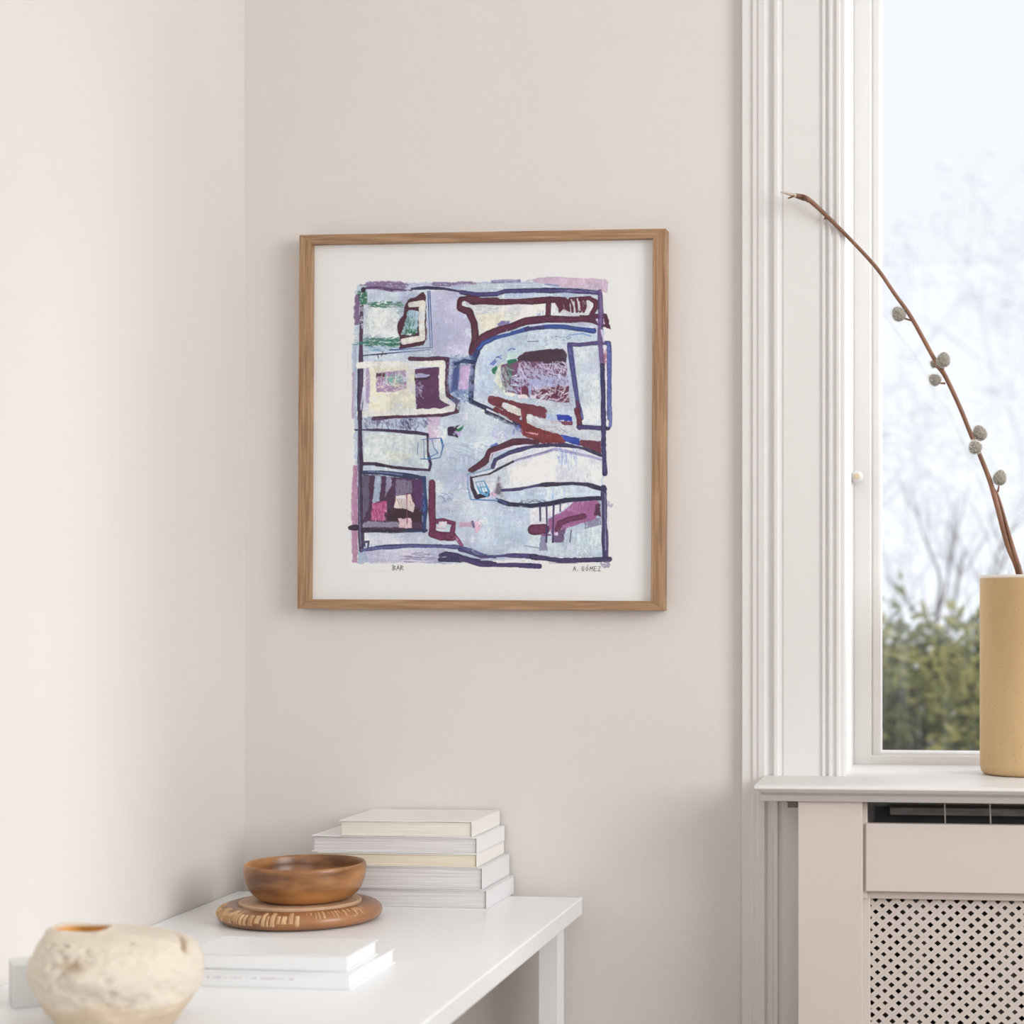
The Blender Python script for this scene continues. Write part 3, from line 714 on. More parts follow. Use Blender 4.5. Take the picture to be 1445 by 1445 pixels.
# upper left panel
F(1, [(150, 250), (800, 250), (800, 800), (150, 830)], (192, 204, 216), a_=.8, dry=.1, tex='m', soft=3)
F(1, [(210, 380), (520, 390), (540, 640), (500, 690), (210, 660)], (224, 228, 227), a_=.95, soft=4, rag=3)
F(1, [(520, 270), (780, 260), (780, 330), (600, 340), (560, 420)], (180, 186, 212), a_=.8, soft=3)
scratch(1, 200, 330, 560, 760, 60, (176, 196, 206), 60, 0.1, 8, .5, .8)
F(1, [(830, 255), (1110, 255), (1100, 420), (1190, 470), (1230, 700), (1200, 850), (860, 860)], (190, 190, 216), a_=.95, soft=4, tex='l')
scratch(1, 840, 260, 1210, 880, 50, (168, 168, 200), 110, -.4, 7, .4, .3)
F(1, [(120, 280), (165, 270), (160, 560), (115, 560), (105, 420)], (124, 82, 136), a_=.9, dry=.15, tex='v')
R(1, 92, 740, 140, 1445, (164, 178, 202), a_=.9, dry=.12, tex='v'); R(1, 92, 1000, 118, 1445, (178, 140, 172), a_=.7, dry=.2, tex='v')
S(1, [(182, 385), (178, 700), (178, 960)], 42, (84, 54, 92), dry=.06, tex='v')
scratch(1, 160, 380, 205, 600, 40, (200, 196, 214), 30, .3, 8, .8)
S(1, [(178, 960), (178, 1200), (176, 1445)], 42, (82, 56, 96), tex='v'); S(1, [(155, 980), (152, 1445)], 16, (50, 46, 84), tex='v')
S(1, [(205, 1150), (172, 1420)], 14, (190, 196, 216), a_=.8, dry=.15, tex='v')
F(1, [(145, 240), (230, 250), (232, 370), (165, 365), (150, 290)], GRN, a_=.95, dry=.32, tex='f')
S(1, [(195, 232), (197, 238)], 46, (52, 28, 66))
scratch(1, 225, 350, 560, 400, 80, GRN, 46, .05, 9, .8, .3); scratch(1, 500, 390, 600, 450, 14, GRN, 30, .2, 8, .6)
scratch(1, 180, 690, 520, 760, 110, (34, 128, 96), 60, -.08, 10, .8, .3); scratch(1, 90, 725, 210, 745, 10, (60, 140, 130), 60, 0, 9, .8, .1)
scratch(1, 200, 760, 700, 810, 50, (110, 160, 190), 60, 0, 8, .6, .2)
F(1, [(612, 330), (700, 300), (760, 260), (786, 300), (790, 560), (800, 700), (770, 748), (640, 770), (540, 788), (545, 685), (513, 610), (528, 532), (572, 478), (590, 400)], (88, 32, 60), soft=.8)
F(1, [(622, 425), (720, 445), (705, 640), (640, 660), (558, 655), (580, 575)], (164, 190, 204)); scratch(1, 590, 450, 690, 650, 40, GRN, 40, 1.5, 10, .85, .4); scratch(1, 560, 610, 700, 650, 20, GRN, 30, .2, 9, .8)
S(1, [(642, 378), (752, 368), (746, 540), (757, 690), (582, 722)], 56, (218, 215, 208), var=.04)
S(1, [(545, 785), (640, 772), (765, 752)], 14, (70, 30, 56))
for ps in ([(805, 255), (815, 480), (830, 770)], [(822, 255), (838, 560), (850, 780), (640, 790), (450, 800)], [(830, 798), (600, 818), (400, 832), (200, 848)]): S(1, ps, 9, (54, 84, 156), soft=.6)
S(1, [(200, 848), (420, 834)], 10, (60, 40, 80)); S(1, [(335, 845), (345, 875)], 7, NAVY); S(1, [(385, 815), (370, 855)], 7, NAVY)
# navy line along the top
S(1, [(650, 232), (800, 222), (950, 234), (1080, 256), (1200, 284), (1330, 295), (1445, 288)], 26, (56, 44, 92)); S(1, [(700, 218), (860, 216), (960, 226)], 10, (36, 44, 88))
S(2, [(0, 268), (150, 294), (330, 288), (400, 266), (700, 262), (950, 266), (1120, 276), (1285, 292)], 44, (72, 62, 126), var=.14, tex='h'); S(2, [(0, 285), (150, 312), (340, 308)], 10, (34, 34, 80)); S(2, [(400, 248), (700, 244), (1000, 250), (1290, 275)], 9, (42, 40, 92))
scratch(2, 900, 255, 1270, 290, 24, (130, 126, 170), 50, .05, 6, .6, .1)
# upper right, plum outline and cream field
F(2, [(60, 350), (780, 385), (790, 505), (600, 515), (450, 560), (240, 640), (160, 690), (150, 560), (90, 440)], (220, 221, 218), soft=2)
F(2, [(160, 480), (400, 470), (420, 540), (330, 590), (190, 640), (170, 560)], (226, 220, 200), a_=.8, soft=5, rag=3)
scratch(2, 60, 390, 330, 480, 40, (170, 174, 200), 50, -.3, 7, .5, .5)
F(2, [(335, 570), (370, 540), (460, 535), (450, 565), (360, 590)], (118, 108, 170), a_=.9, dry=.15); scratch(2, 700, 430, 780, 510, 10, (120, 130, 190), 60, 1.55, 6, .6, .05)
F(2, [(820, 350), (1240, 340), (1240, 420), (1190, 500), (820, 500)], (222, 222, 222))
S(2, [(0, 335), (120, 358), (300, 366), (600, 362), (820, 350), (960, 352)], 56, (94, 28, 58), var=.12, tex='h')
S(1, [(1445, 352), (1300, 352), (1185, 330), (1115, 350), (1112, 415), (1190, 452), (1238, 560), (1250, 690), (1222, 830)], 66, (92, 30, 58), var=.12)
S(1, [(1225, 800), (1228, 850)], 44, (92, 30, 58)); S(1, [(1145, 375), (1175, 385)], 34, (200, 204, 214), dry=.1)
S(2, [(812, 360), (806, 505)], 46, (96, 28, 56)); F(2, [(860, 350), (1010, 350), (1010, 470), (950, 440), (910, 470), (880, 400)], (98, 30, 62), dry=.05, tex='v')
for xx in (1020, 1060, 1110, 1140): S(2, [(xx, 350), (xx + 8, 420), (xx + (12 if xx < 1100 else -8), 462)], 30, (100, 32, 66), dry=.08, tex='v')
S(2, [(1010, 350), (1100, 345), (1185, 338), (1245, 372), (1246, 425), (1195, 505)], 38, (98, 30, 58), var=.12)
S(2, [(1020, 350), (1055, 445)], 9, (226, 214, 220)); S(2, [(1075, 345), (1100, 450)], 9, (226, 214, 220)); S(2, [(950, 400), (960, 450)], 6, (190, 150, 175))
S(2, [(115, 840), (140, 770), (205, 690), (350, 625), (480, 592), (600, 545), (800, 527), (1000, 537), (1300, 525)], 68, (96, 32, 68), var=.14, tex='h')
F(2, [(1100, 500), (1240, 488), (1352, 488), (1384, 628), (1290, 600), (1160, 560)], (96, 36, 72)); F(2, [(1245, 532), (1322, 530), (1325, 580), (1262, 570)], (196, 184, 214))
S(2, [(1100, 580), (1250, 620)], 10, (190, 160, 190), dry=.1)
# big blue arch
F(2, [(130, 1270), (150, 900), (230, 760), (330, 710), (640, 640), (960, 625), (1230, 670), (1240, 760), (1000, 760), (990, 800), (600, 830), (380, 940), (400, 1180), (460, 1240), (600, 1290), (800, 1340), (790, 1445), (560, 1445), (260, 1350)], (196, 209, 222), soft=2)
F(2, [(160, 900), (250, 800), (330, 850), (290, 960), (280, 1150), (300, 1230), (240, 1240), (150, 1240)], (184, 198, 224), a_=.85, soft=6, rag=4); F(2, [(340, 940), (400, 930), (360, 1050), (400, 1180), (480, 1230), (380, 1200), (320, 1100)], (226, 228, 206), a_=.9, soft=3, rag=3)
scratch(2, 150, 820, 330, 1230, 50, (160, 182, 214), 70, 1.4, 7, .5, .5); scratch(2, 420, 660, 1200, 780, 90, (176, 196, 210), 60, -.2, 7, .6, .6); scratch(2, 540, 660, 800, 790, 26, (110, 120, 150), 40, -1, 5, .5, .5)
S(2, [(620, 735), (720, 732)], 6, (60, 70, 120)); S(2, [(1000, 680), (1130, 665), (1200, 690)], 10, (110, 150, 210), dry=.1); scratch(2, 830, 690, 1010, 720, 10, (60, 80, 150), 20, .2, 8, .7)
S(2, [(110, 880), (150, 820), (200, 750), (320, 695), (500, 655), (640, 615)], 34, (54, 84, 160)); S(2, [(480, 655), (640, 610), (800, 595), (950, 602), (1100, 625), (1225, 642)], 44, (50, 76, 152), var=.16, tex='h'); S(2, [(600, 618), (760, 600)], 30, (64, 58, 122)); S(2, [(640, 590), (800, 570), (1000, 572), (1220, 610)], 14, (206, 216, 236), a_=.8)
S(2, [(150, 830), (110, 960), (98, 1120), (96, 1280)], 44, (38, 58, 118)); S(2, [(110, 960), (98, 1120), (96, 1270)], 36, (32, 40, 80)); S(2, [(96, 1285), (200, 1330), (290, 1370), (380, 1440)], 42, (40, 46, 86))
S(4, [(230, 0), (380, 75), (510, 130)], 50, (42, 46, 88), var=.12)
for p_ in ([(330, 880), (380, 860)], [(340, 870), (375, 890)], [(280, 940), (320, 900)], [(300, 945), (330, 915)], [(440, 815), (470, 795), (500, 805)]): S(2, p_, 16, (70, 104, 190), a_=.85, dry=.1)
F(2, [(290, 990), (330, 955), (345, 965), (320, 1035), (300, 1030)], (30, 132, 92), dry=.1); F(2, [(430, 850), (560, 830), (500, 880), (420, 900)], (196, 226, 216), a_=.9, soft=2)
# plum window in the arch
F(2, [(370, 950), (540, 905), (980, 935), (1010, 1300), (880, 1295), (700, 1265), (560, 1230), (420, 1200), (385, 1100)], (128, 82, 122), var=.12)
F(2, [(560, 850), (600, 832), (740, 812), (948, 800), (978, 850), (982, 965), (800, 940), (760, 918), (530, 916), (520, 890)], (74, 42, 68), var=.10)
scratch(2, 540, 920, 990, 1080, 150, (198, 194, 220), 80, 1.2, 8, .75, .6); scratch(2, 430, 1050, 990, 1190, 130, (182, 188, 222), 90, .3, 10, .7, .7); scratch(2, 370, 950, 470, 1180, 60, (176, 196, 190), 50, 1.1, 8, .7, .5); scratch(2, 370, 950, 460, 1160, 24, (60, 44, 60), 40, 1.1, 6, .6, .5)
F(2, [(640, 1080), (880, 1080), (840, 1150), (700, 1160), (630, 1130)], (168, 176, 216), a_=.7, soft=4, rag=4, dry=.15)
F(2, [(560, 1160), (600, 1140), (630, 1170), (630, 1235), (550, 1235)], (118, 48, 84)); F(2, [(720, 1180), (800, 1160), (1000, 1150), (1005, 1290), (880, 1280), (760, 1250)], (116, 48, 84), dry=.12)
scratch(2, 660, 1160, 1000, 1300, 60, (226, 214, 226), 60, -.5, 8, .8, .7); S(2, [(700, 1300), (800, 1215)], 12, (224, 226, 238)); S(2, [(640, 1150), (650, 1270)], 26, (170, 182, 216), a_=.8); S(2, [(560, 1160), (562, 1270)], 8, (196, 150, 190))
R(2, 535, 1228, 620, 1258, (236, 222, 222)); R(2, 650, 1232, 700, 1262, (234, 224, 226)); S(2, [(435, 1215), (490, 1225)], 26, (236, 228, 214))
F(2, [(430, 910), (515, 893), (525, 915), (460, 945), (440, 940)], (26, 128, 88)); scratch(2, 430, 930, 480, 1050, 14, (70, 150, 120), 40, 1.9, 9, .7)
scratch(2, 860, 1250, 1010, 1330, 20, (150, 110, 150), 50, .3, 8, .5)
# maroon slab under the arch
F(2, [(250, 1270), (262, 1232), (330, 1238), (500, 1288), (780, 1342), (800, 1372), (785, 1445), (720, 1445), (620, 1410), (560, 1435), (610, 1445), (480, 1445), (380, 1360), (270, 1310)], (126, 48, 66), var=.1)
F(2, [(383, 1302), (410, 1292), (590, 1372), (606, 1410), (566, 1428), (480, 1395), (385, 1335)], (220, 216, 210))
S(4, [(300, -20), (420, 45), (520, 100)], 44, (124, 46, 60)); S(4, [(535, -10), (545, 60), (545, 120)], 50, (128, 48, 60)); S(4, [(225, -20), (330, 30), (440, 90)], 12, (214, 214, 224))
F(4, [(600, -30), (720, -20), (735, 30), (720, 62), (640, 50)], (128, 50, 72))
F(4, [(560, 20), (720, 75), (960, 120), (1190, 185), (1192, 255), (1030, 240), (860, 195), (700, 160), (565, 105)], (204, 208, 214)); scratch(4, 570, 40, 1180, 220, 60, (160, 166, 184), 40, .3, 7, .6)
F(4, [(730, 20), (810, 35), (815, 80), (740, 70)], (180, 196, 226), a_=.9, soft=2); R(4, 770, 80, 830, 105, (214, 176, 190), a_=.8); F(4, [(812, 32), (900, 30), (946, 55), (944, 88), (820, 76)], (26, 60, 184)); F(4, [(830, 84), (948, 90), (950, 122), (880, 116)], (134, 66, 94))
F(4, [(515, 92), (570, 98), (700, 160), (840, 195), (892, 250), (880, 276), (690, 272), (620, 240), (530, 208), (512, 170)], (142, 44, 50), var=.14); S(4, [(560, 180), (655, 195)], 14, (214, 130, 146)); scratch(4, 540, 130, 880, 270, 40, (110, 36, 50), 60, .4, 6, .5)
F(4, [(850, 198), (1012, 232), (1014, 292), (920, 275), (880, 240)], (34, 72, 178), var=.14); F(4, [(1015, 245), (1192, 256), (1194, 365), (1090, 320), (1010, 292)], (124, 52, 76), dry=.05, tex='v')
# blue and lilac window at the right
F(2, [(1050, 785), (1265, 785), (1290, 1445), (1120, 1445), (1080, 1200)], (216, 223, 227), var=.05); scratch(2, 1070, 800, 1270, 1440, 60, (190, 204, 210), 60, 1.4, 8, .5, .5)
F(4, [(1020, -20), (1195, -20), (1190, 120), (1030, 118)], (216, 223, 228))
S(2, [(1008, 775), (1024, 900), (1060, 1150), (1090, 1330), (1112, 1445)], 48, (78, 78, 142), var=.1); S(2, [(1082, 1300), (1098, 1445)], 36, (104, 48, 92)); S(4, [(985, -10), (1005, 60), (1014, 140)], 40, (112, 42, 66)); S(4, [(1005, 135), (1120, 142), (1250, 152)], 38, (76, 60, 116)); S(2, [(1120, 1400), (1130, 1445)], 14, (90, 110, 170))
S(2, [(1000, 762), (1100, 770), (1220, 758), (1360, 752)], 36, (88, 72, 132)); S(2, [(1365, 756), (1372, 1000), (1374, 1445)], 44, (88, 98, 162), var=.14, tex='v'); S(4, [(1268, -20), (1272, 60), (1268, 130)], 34, (104, 116, 172), dry=.05, tex='v')
R(2, 1300, 785, 1345, 1445, (222, 216, 226), a_=.9); scratch(2, 1305, 780, 1350, 950, 16, (160, 56, 90), 70, 1.7, 8, .7, .1)
S(2, [(1284, 275), (1292, 500), (1286, 740), (1298, 900), (1312, 1000)], 42, (106, 78, 134), a_=.95, var=.14, tex='v'); S(2, [(1306, 960), (1318, 1200), (1320, 1445)], 42, (52, 46, 98), tex='v'); S(2, [(1268, 270), (1270, 440)], 8, (80, 60, 110)); S(4, [(1212, -10), (1215, 300), (1228, 530)], 42, (62, 58, 112), var=.12, tex='v'); S(4, [(1232, 150), (1262, 148)], 26, NAVY)
S(2, [(1300, 640), (1320, 740)], 14, (200, 190, 220), dry=.2)
# middle left: cream house
R(1, 205, 950, 275, 1380, (196, 196, 214), a_=.95); F(1, [(230, 960), (268, 960), (262, 1300), (225, 1290)], (166, 144, 186), a_=.9, dry=.12, tex='v')
S(1, [(640, 880), (780, 888), (900, 880), (992, 892), (984, 1000), (984, 1120), (1000, 1230), (1092, 1290), (1088, 1378), (960, 1402), (700, 1408), (500, 1420), (300, 1440)], 44, (88, 42, 76), var=.12); F(1, [(1040, 1275), (1108, 1272), (1115, 1370), (1050, 1400)], (92, 46, 84))
F(1, [(255, 940), (690, 945), (695, 1395), (250, 1395), (270, 1150)], (224, 221, 203), soft=2)
S(1, [(160, 940), (300, 930), (680, 935), (945, 928), (938, 1100), (945, 1250), (1045, 1322), (1040, 1352), (960, 1362), (700, 1378), (400, 1390), (160, 1392)], 54, (227, 226, 219), var=.04)
F(1, [(685, 985), (780, 968), (916, 958), (908, 1100), (922, 1262), (1015, 1318), (960, 1346), (705, 1350), (690, 1200)], (102, 54, 100), var=.12); F(1, [(690, 1030), (760, 1020), (835, 1040), (820, 1062), (700, 1078)], (166, 166, 202), a_=.9, dry=.05); scratch(1, 690, 1120, 750, 1240, 26, (160, 156, 190), 30, .4, 8, .7, .9); S(1, [(690, 1072), (800, 1068), (830, 1050)], 16, (64, 34, 60))
F(1, [(325, 1010), (600, 985), (612, 1160), (480, 1190), (325, 1190)], (164, 130, 172), a_=.95, dry=.12); R(1, 330, 1018, 405, 1050, (100, 48, 86)); scratch(1, 405, 1010, 570, 1110, 30, (110, 190, 170), 70, 1.4, 9, .7, .2); scratch(1, 330, 1040, 610, 1230, 50, (214, 204, 206), 40, .3, 8, .6, .8)
scratch(1, 250, 950, 690, 1400, 60, (222, 214, 186), 70, .8, 9, .5, .8)
# blue smudge with lilac pane
F(5, [(380, 250), (620, 215), (640, 600), (480, 640), (370, 560)], (132, 146, 190), a_=.8, dry=.15, soft=6, rag=5); F(5, [(430, 290), (500, 285), (480, 570), (400, 600)], (62, 82, 148), a_=.9, dry=.12, soft=4); S(5, [(450, 305), (540, 275), (630, 290)], 34, (40, 50, 104), dry=.1)
F(5, [(500, 330), (600, 310), (580, 560), (485, 570)], (192, 168, 208), soft=2); scratch(5, 380, 220, 640, 300, 40, (60, 90, 140), 40, .2, 8, .5, .7); scratch(5, 390, 570, 620, 700, 70, (84, 124, 176), 50, .3, 9, .6, .9)
# centre
F(5, [(480, 720), (600, 720), (900, 880), (1110, 960), (1100, 1060), (960, 1090), (760, 1200), (600, 1380), (340, 1400), (330, 1000), (500, 850)], (184, 199, 214), a_=.85, soft=6, rag=4, tex='l')
scratch(5, 340, 1080, 760, 1380, 60, (150, 160, 190), 130, .35, 7, .5, .1); scratch(5, 840, 930, 1110, 1080, 50, (176, 160, 214), 60, .8, 8, .6, .5); scratch(5, 1040, 930, 1110, 1000, 16, (50, 80, 190), 40, .8, 9, .8); F(5, [(800, 1150), (880, 1110), (900, 1130), (830, 1175)], (54, 100, 190), a_=.9, dry=.2)
R(3, 740, 45, 850, 230, (202, 168, 202), a_=.75, dry=.12, tex='v', soft=3)
F(5, [(370, 950), (500, 930), (470, 970), (480, 1060), (380, 1040)], (58, 36, 78), dry=.2); F(5, [(430, 1000), (520, 990), (500, 1050)], (180, 160, 205), a_=.9); F(5, [(455, 985), (540, 930), (535, 970), (490, 995)], (20, 128, 78), dry=.05)
scratch(3, 180, 40, 740, 120, 90, (112, 100, 150), 45, 1.4, 11, .65, .5); scratch(3, 500, 50, 640, 130, 24, (52, 44, 90), 36, 1.3, 9, .6, .5)
# left middle rectangle
F(3, [(190, 165), (740, 200), (745, 480), (190, 430)], (206, 214, 216), soft=2); F(3, [(400, 330), (600, 350), (560, 430), (420, 420)], (222, 224, 206), a_=.7, soft=6, rag=4); scratch(3, 190, 180, 730, 460, 50, (184, 200, 212), 60, .9, 8, .5, .8)
S(3, [(115, 150), (330, 152), (500, 165), (650, 180), (742, 194), (744, 340), (770, 450), (758, 500), (600, 486), (440, 470), (300, 442), (190, 442)], 24, (66, 42, 84)); S(3, [(300, 455), (500, 480), (640, 490)], 16, (52, 30, 56))
for ps in ([(690, 236), (860, 224), (880, 290), (852, 390), (780, 404), (680, 402)], [(710, 240), (714, 400)], [(780, 240), (798, 310), (832, 350), (752, 392)], [(660, 260), (655, 360)], [(855, 235), (872, 300), (858, 360)]): S(3, ps, 8, (48, 112, 176), soft=.6)
S(3, [(158, 0), (162, 400), (168, 800), (176, 1185)], 46, (62, 42, 80), var=.2, tex='v'); S(3, [(140, 30), (148, 420), (158, 900), (170, 1150)], 10, (120, 120, 160), a_=.7)
# lower left plum box
F(3, [(100, 450), (140, 450), (145, 1290), (95, 1290), (85, 760)], (178, 122, 160), a_=.95, dry=.1, tex='v')
F(3, [(185, 530), (705, 575), (705, 1010), (190, 1005)], (86, 48, 88), var=.12)
F(3, [(182, 540), (245, 545), (240, 800), (185, 930)], (112, 104, 132), a_=.85, dry=.12, tex='v'); F(3, [(290, 545), (345, 550), (330, 760), (270, 790)], (172, 188, 208), a_=.9, dry=.08, tex='v'); F(3, [(385, 550), (435, 556), (430, 640), (380, 720)], (160, 156, 186), a_=.85, dry=.12, tex='v'); F(3, [(470, 570), (610, 585), (610, 690), (470, 720)], (140, 130, 160), a_=.8, dry=.2, tex='v')
F(3, [(265, 780), (400, 755), (380, 860), (370, 930), (255, 925)], (190, 82, 134), a_=.95, dry=.08, tex='m'); S(3, [(370, 840), (425, 860)], 12, (206, 110, 150)); scratch(3, 270, 770, 390, 920, 20, (216, 150, 184), 60, 1.5, 8, .6, .2)
F(3, [(400, 820), (700, 830), (705, 950), (390, 930)], (62, 26, 52)); F(3, [(620, 580), (700, 590), (700, 820), (640, 800)], (96, 50, 110)); R(3, 190, 938, 500, 985, (152, 148, 168), a_=.9, dry=.15, tex='f')
F(3, [(478, 722), (560, 704), (600, 700), (615, 760), (636, 800), (620, 855), (560, 830), (450, 818)], (228, 208, 198)); F(3, [(498, 912), (600, 908), (615, 992), (500, 985)], (222, 192, 196)); S(3, [(565, 705), (570, 950)], 12, (150, 70, 110), a_=.8)
for ps in ([(480, 740), (500, 790), (500, 740)], [(520, 740), (515, 790)], [(590, 760), (600, 800), (620, 790)]): S(3, ps, 5, (120, 96, 100), a_=.7, soft=.5)
S(3, [(190, 518), (350, 518), (550, 542), (712, 562)], 36, (40, 54, 100), var=.14); S(3, [(230, 508), (400, 520), (520, 536)], 10, (120, 140, 180), a_=.8); S(3, [(715, 560), (726, 800), (716, 1020)], 40, (36, 60, 116), var=.16, tex='v'); S(3, [(80, 992), (130, 988)], 44, (52, 32, 60)); S(3, [(190, 1012), (450, 1020), (735, 1012)], 34, (42, 28, 60)); S(3, [(560, 1020), (735, 1012)], 24, (38, 54, 104))
scratch(3, 695, 690, 720, 900, 14, (80, 120, 190), 30, 1.5, 8, .6)
# plum L
S(3, [(780, 605), (785, 850), (788, 1040)], 64, (116, 40, 82), var=.1, tex='v'); S(3, [(785, 1040), (860, 1062), (955, 1062)], 74, (116, 42, 84), var=.1); S(3, [(955, 1050), (972, 950), (880, 928), (830, 935)], 46, (118, 46, 88)); R(3, 838, 938, 905, 985, (216, 212, 222)); S(3, [(830, 990), (900, 1000)], 9, (200, 160, 190)); S(3, [(990, 1070), (1040, 1140)], 28, (150, 80, 122), dry=.15)
scratch(3, 830, 690, 930, 910, 26, (66, 84, 164), 50, .3, 6, .6, .5); R(3, 1020, 945, 1130, 985, (188, 146, 178), a_=.85, dry=.1, soft=2); F(3, [(1150, 940), (1215, 935), (1190, 1030), (1155, 1030)], (216, 166, 192), a_=.85, soft=3); S(3, [(1130, 940), (1140, 980)], 18, (110, 90, 140), dry=.1); S(3, [(1170, 940), (1260, 860)], 20, (190, 180, 205), a_=.7, dry=.1)
# bottom left
R(3, 210, 1040, 740, 1130, (214, 214, 224), a_=.8, soft=4); F(3, [(200, 1190), (840, 1170), (1000, 1200), (850, 1220), (840, 1290), (260, 1300)], (190, 186, 208), a_=.9, dry=.12, tex='h', soft=3); scratch(3, 500, 1210, 860, 1290, 30, (120, 112, 150), 110, 0, 9, .5, .1)
S(3, [(180, 1185), (350, 1158), (600, 1142), (850, 1148), (1000, 1155), (1120, 1178), (1230, 1225), (1325, 1240)], 34, (88, 90, 146), var=.14, tex='h'); S(3, [(300, 1150), (600, 1132), (860, 1138)], 9, (56, 58, 108)); S(3, [(205, 1150), (202, 1112), (238, 1110), (232, 1155)], 14, (52, 60, 108)); S(3, [(200, 1180), (232, 1290)], 8, (130, 130, 170), a_=.7)
S(3, [(860, 1225), (900, 1212), (1010, 1232), (1120, 1262), (1325, 1296)], 46, (62, 50, 100), var=.14); S(3, [(852, 1262), (960, 1262), (1100, 1270)], 44, (60, 52, 98), var=.2, dry=.06)
# bottle
F(4, [(90, 545), (280, 492), (300, 420), (420, 355), (600, 300), (780, 290), (900, 290), (1050, 320), (1195, 385), (1205, 650), (1080, 612), (800, 612), (560, 660), (360, 672), (300, 705), (140, 715)], (226, 229, 233), var=.04)
F(4, [(420, 480), (700, 400), (720, 560), (520, 600), (420, 590)], (232, 228, 224), a_=.8, soft=6, rag=4); F(4, [(300, 470), (400, 440), (420, 600), (340, 640)], (196, 208, 214), a_=.7, soft=5)
S(4, [(310, 492), (480, 415), (700, 355), (800, 322), (950, 352), (1080, 380), (1190, 412)], 26, (170, 160, 200), dry=.06, tex='h', var=.15); S(4, [(330, 478), (500, 405), (780, 330)], 7, (70, 60, 100), a_=.8)
scratch(4, 820, 310, 990, 420, 30, (110, 150, 214), 70, 1.57, 7, .7, .05); scratch(4, 760, 480, 1120, 600, 20, (120, 140, 180), 40, 1.5, 4, .6, .1)
F(4, [(290, 660), (325, 560), (350, 640), (370, 720), (290, 700)], (92, 72, 104), a_=.85, soft=5, rag=3); S(4, [(275, 700), (300, 712)], 26, (206, 170, 196))
F(4, [(360, 680), (560, 668), (720, 640), (1080, 625), (1195, 665), (1195, 738), (1050, 742), (800, 770), (600, 792), (420, 770)], (200, 214, 230), soft=1.5); scratch(4, 500, 740, 720, 780, 24, (70, 74, 110), 30, .1, 10, .6, .3); scratch(4, 660, 640, 900, 740, 18, (130, 160, 220), 80, 1.57, 5, .6, .05)
S(4, [(92, 562), (250, 532), (330, 488), (450, 425)], 24, (46, 32, 58)); S(4, [(92, 562), (105, 650), (138, 728), (235, 702)], 34, (54, 34, 66)); S(4, [(62, 530), (64, 640), (92, 750), (300, 757), (400, 792)], 9, (68, 134, 188)); S(4, [(62, 530), (180, 510), (290, 480)], 10, (60, 150, 170))
S(4, [(130, 602), (204, 590), (246, 680), (230, 712), (172, 690), (134, 610)], 15, (88, 158, 204)); S(4, [(165, 610), (190, 690)], 9, (88, 158, 204)); S(4, [(150, 650), (225, 640)], 8, (88, 158, 204)); S(4, [(180, 600), (215, 680)], 8, (120, 180, 214))
S(4, [(100, 498), (185, 445), (232, 400), (256, 340), (380, 292), (450, 258), (560, 252), (650, 268)], 54, (92, 36, 62), var=.12); S(4, [(82, 500), (110, 492)], 40, (92, 36, 62))
S(4, [(278, 475), (300, 412), (420, 352), (600, 302), (750, 288)], 36, (64, 62, 116), var=.12); S(4, [(600, 296), (750, 286), (900, 290), (1050, 318), (1195, 378)], 30, (58, 48, 96)); S(4, [(250, 420), (266, 360), (440, 300), (620, 285)], 8, (214, 200, 220))
S(4, [(355, 672), (500, 662), (650, 632), (800, 616), (950, 612), (1080, 622), (1195, 655)], 26, (72, 60, 116)); S(4, [(700, 625), (950, 612), (1080, 624), (1220, 668)], 32, (52, 40, 80)); S(4, [(340, 762), (420, 790), (600, 802), (760, 786), (900, 756), (1050, 746), (1200, 742)], 38, (30, 34, 72), var=.1); S(4, [(310, 740), (400, 790)], 12, (60, 90, 150))
# lower right
F(4, [(240, 860), (560, 830), (600, 1000), (580, 1130), (120, 1170), (200, 900)], (186, 202, 220), a_=.9, soft=6, rag=4, tex='l'); F(4, [(330, 830), (560, 820), (540, 960), (420, 940)], (184, 196, 218), a_=.6, soft=6)
F(4, [(600, 830), (960, 780), (740, 920), (740, 960), (600, 960)], (226, 224, 232), soft=2); F(4, [(640, 1050), (1195, 930), (1200, 1225), (760, 1220), (600, 1150)], (204, 216, 224), soft=3); scratch(4, 880, 960, 1200, 1220, 90, (176, 194, 208), 110, 1.65, 9, .6, .06)
F(4, [(1050, 930), (1195, 900), (1200, 960), (1060, 1000)], (120, 110, 150), a_=.8, dry=.25, tex='v')
F(4, [(748, 912), (880, 850), (960, 772), (1180, 758), (1192, 860), (1140, 918), (920, 985), (860, 1050), (780, 1045), (752, 980)], (166, 98, 152), var=.08); S(4, [(830, 1000), (850, 950), (930, 918), (1050, 892)], 52, (112, 46, 86)); F(4, [(1150, 790), (1195, 780), (1195, 900), (1140, 880)], (96, 40, 86), dry=.15)
S(4, [(622, 1006), (720, 1000)], 88, (116, 46, 86), var=.1); F(4, [(780, 1050), (895, 990), (880, 1118), (785, 1115)], (112, 80, 130), a_=.95); F(4, [(690, 1040), (745, 1050), (735, 1110), (750, 1185), (675, 1180)], (132, 130, 164), a_=.9, dry=.08); S(4, [(700, 1050), (770, 1050)], 14, (150, 90, 140))
for ps, w_ in (([(680, 805), (684, 930)], 15), ([(735, 800), (740, 960), (735, 1110)], 13), ([(796, 790), (792, 960), (790, 1110)], 14), ([(852, 780), (852, 850)], 10), ([(945, 1010), (935, 1110)], 9)): S(4, ps, w_, (64, 54, 112))
S(4, [(550, 1142), (680, 1162)], 10, (130, 150, 180), a_=.8); R(4, 800, 1030, 830, 1050, (226, 190, 214), dry=.1)
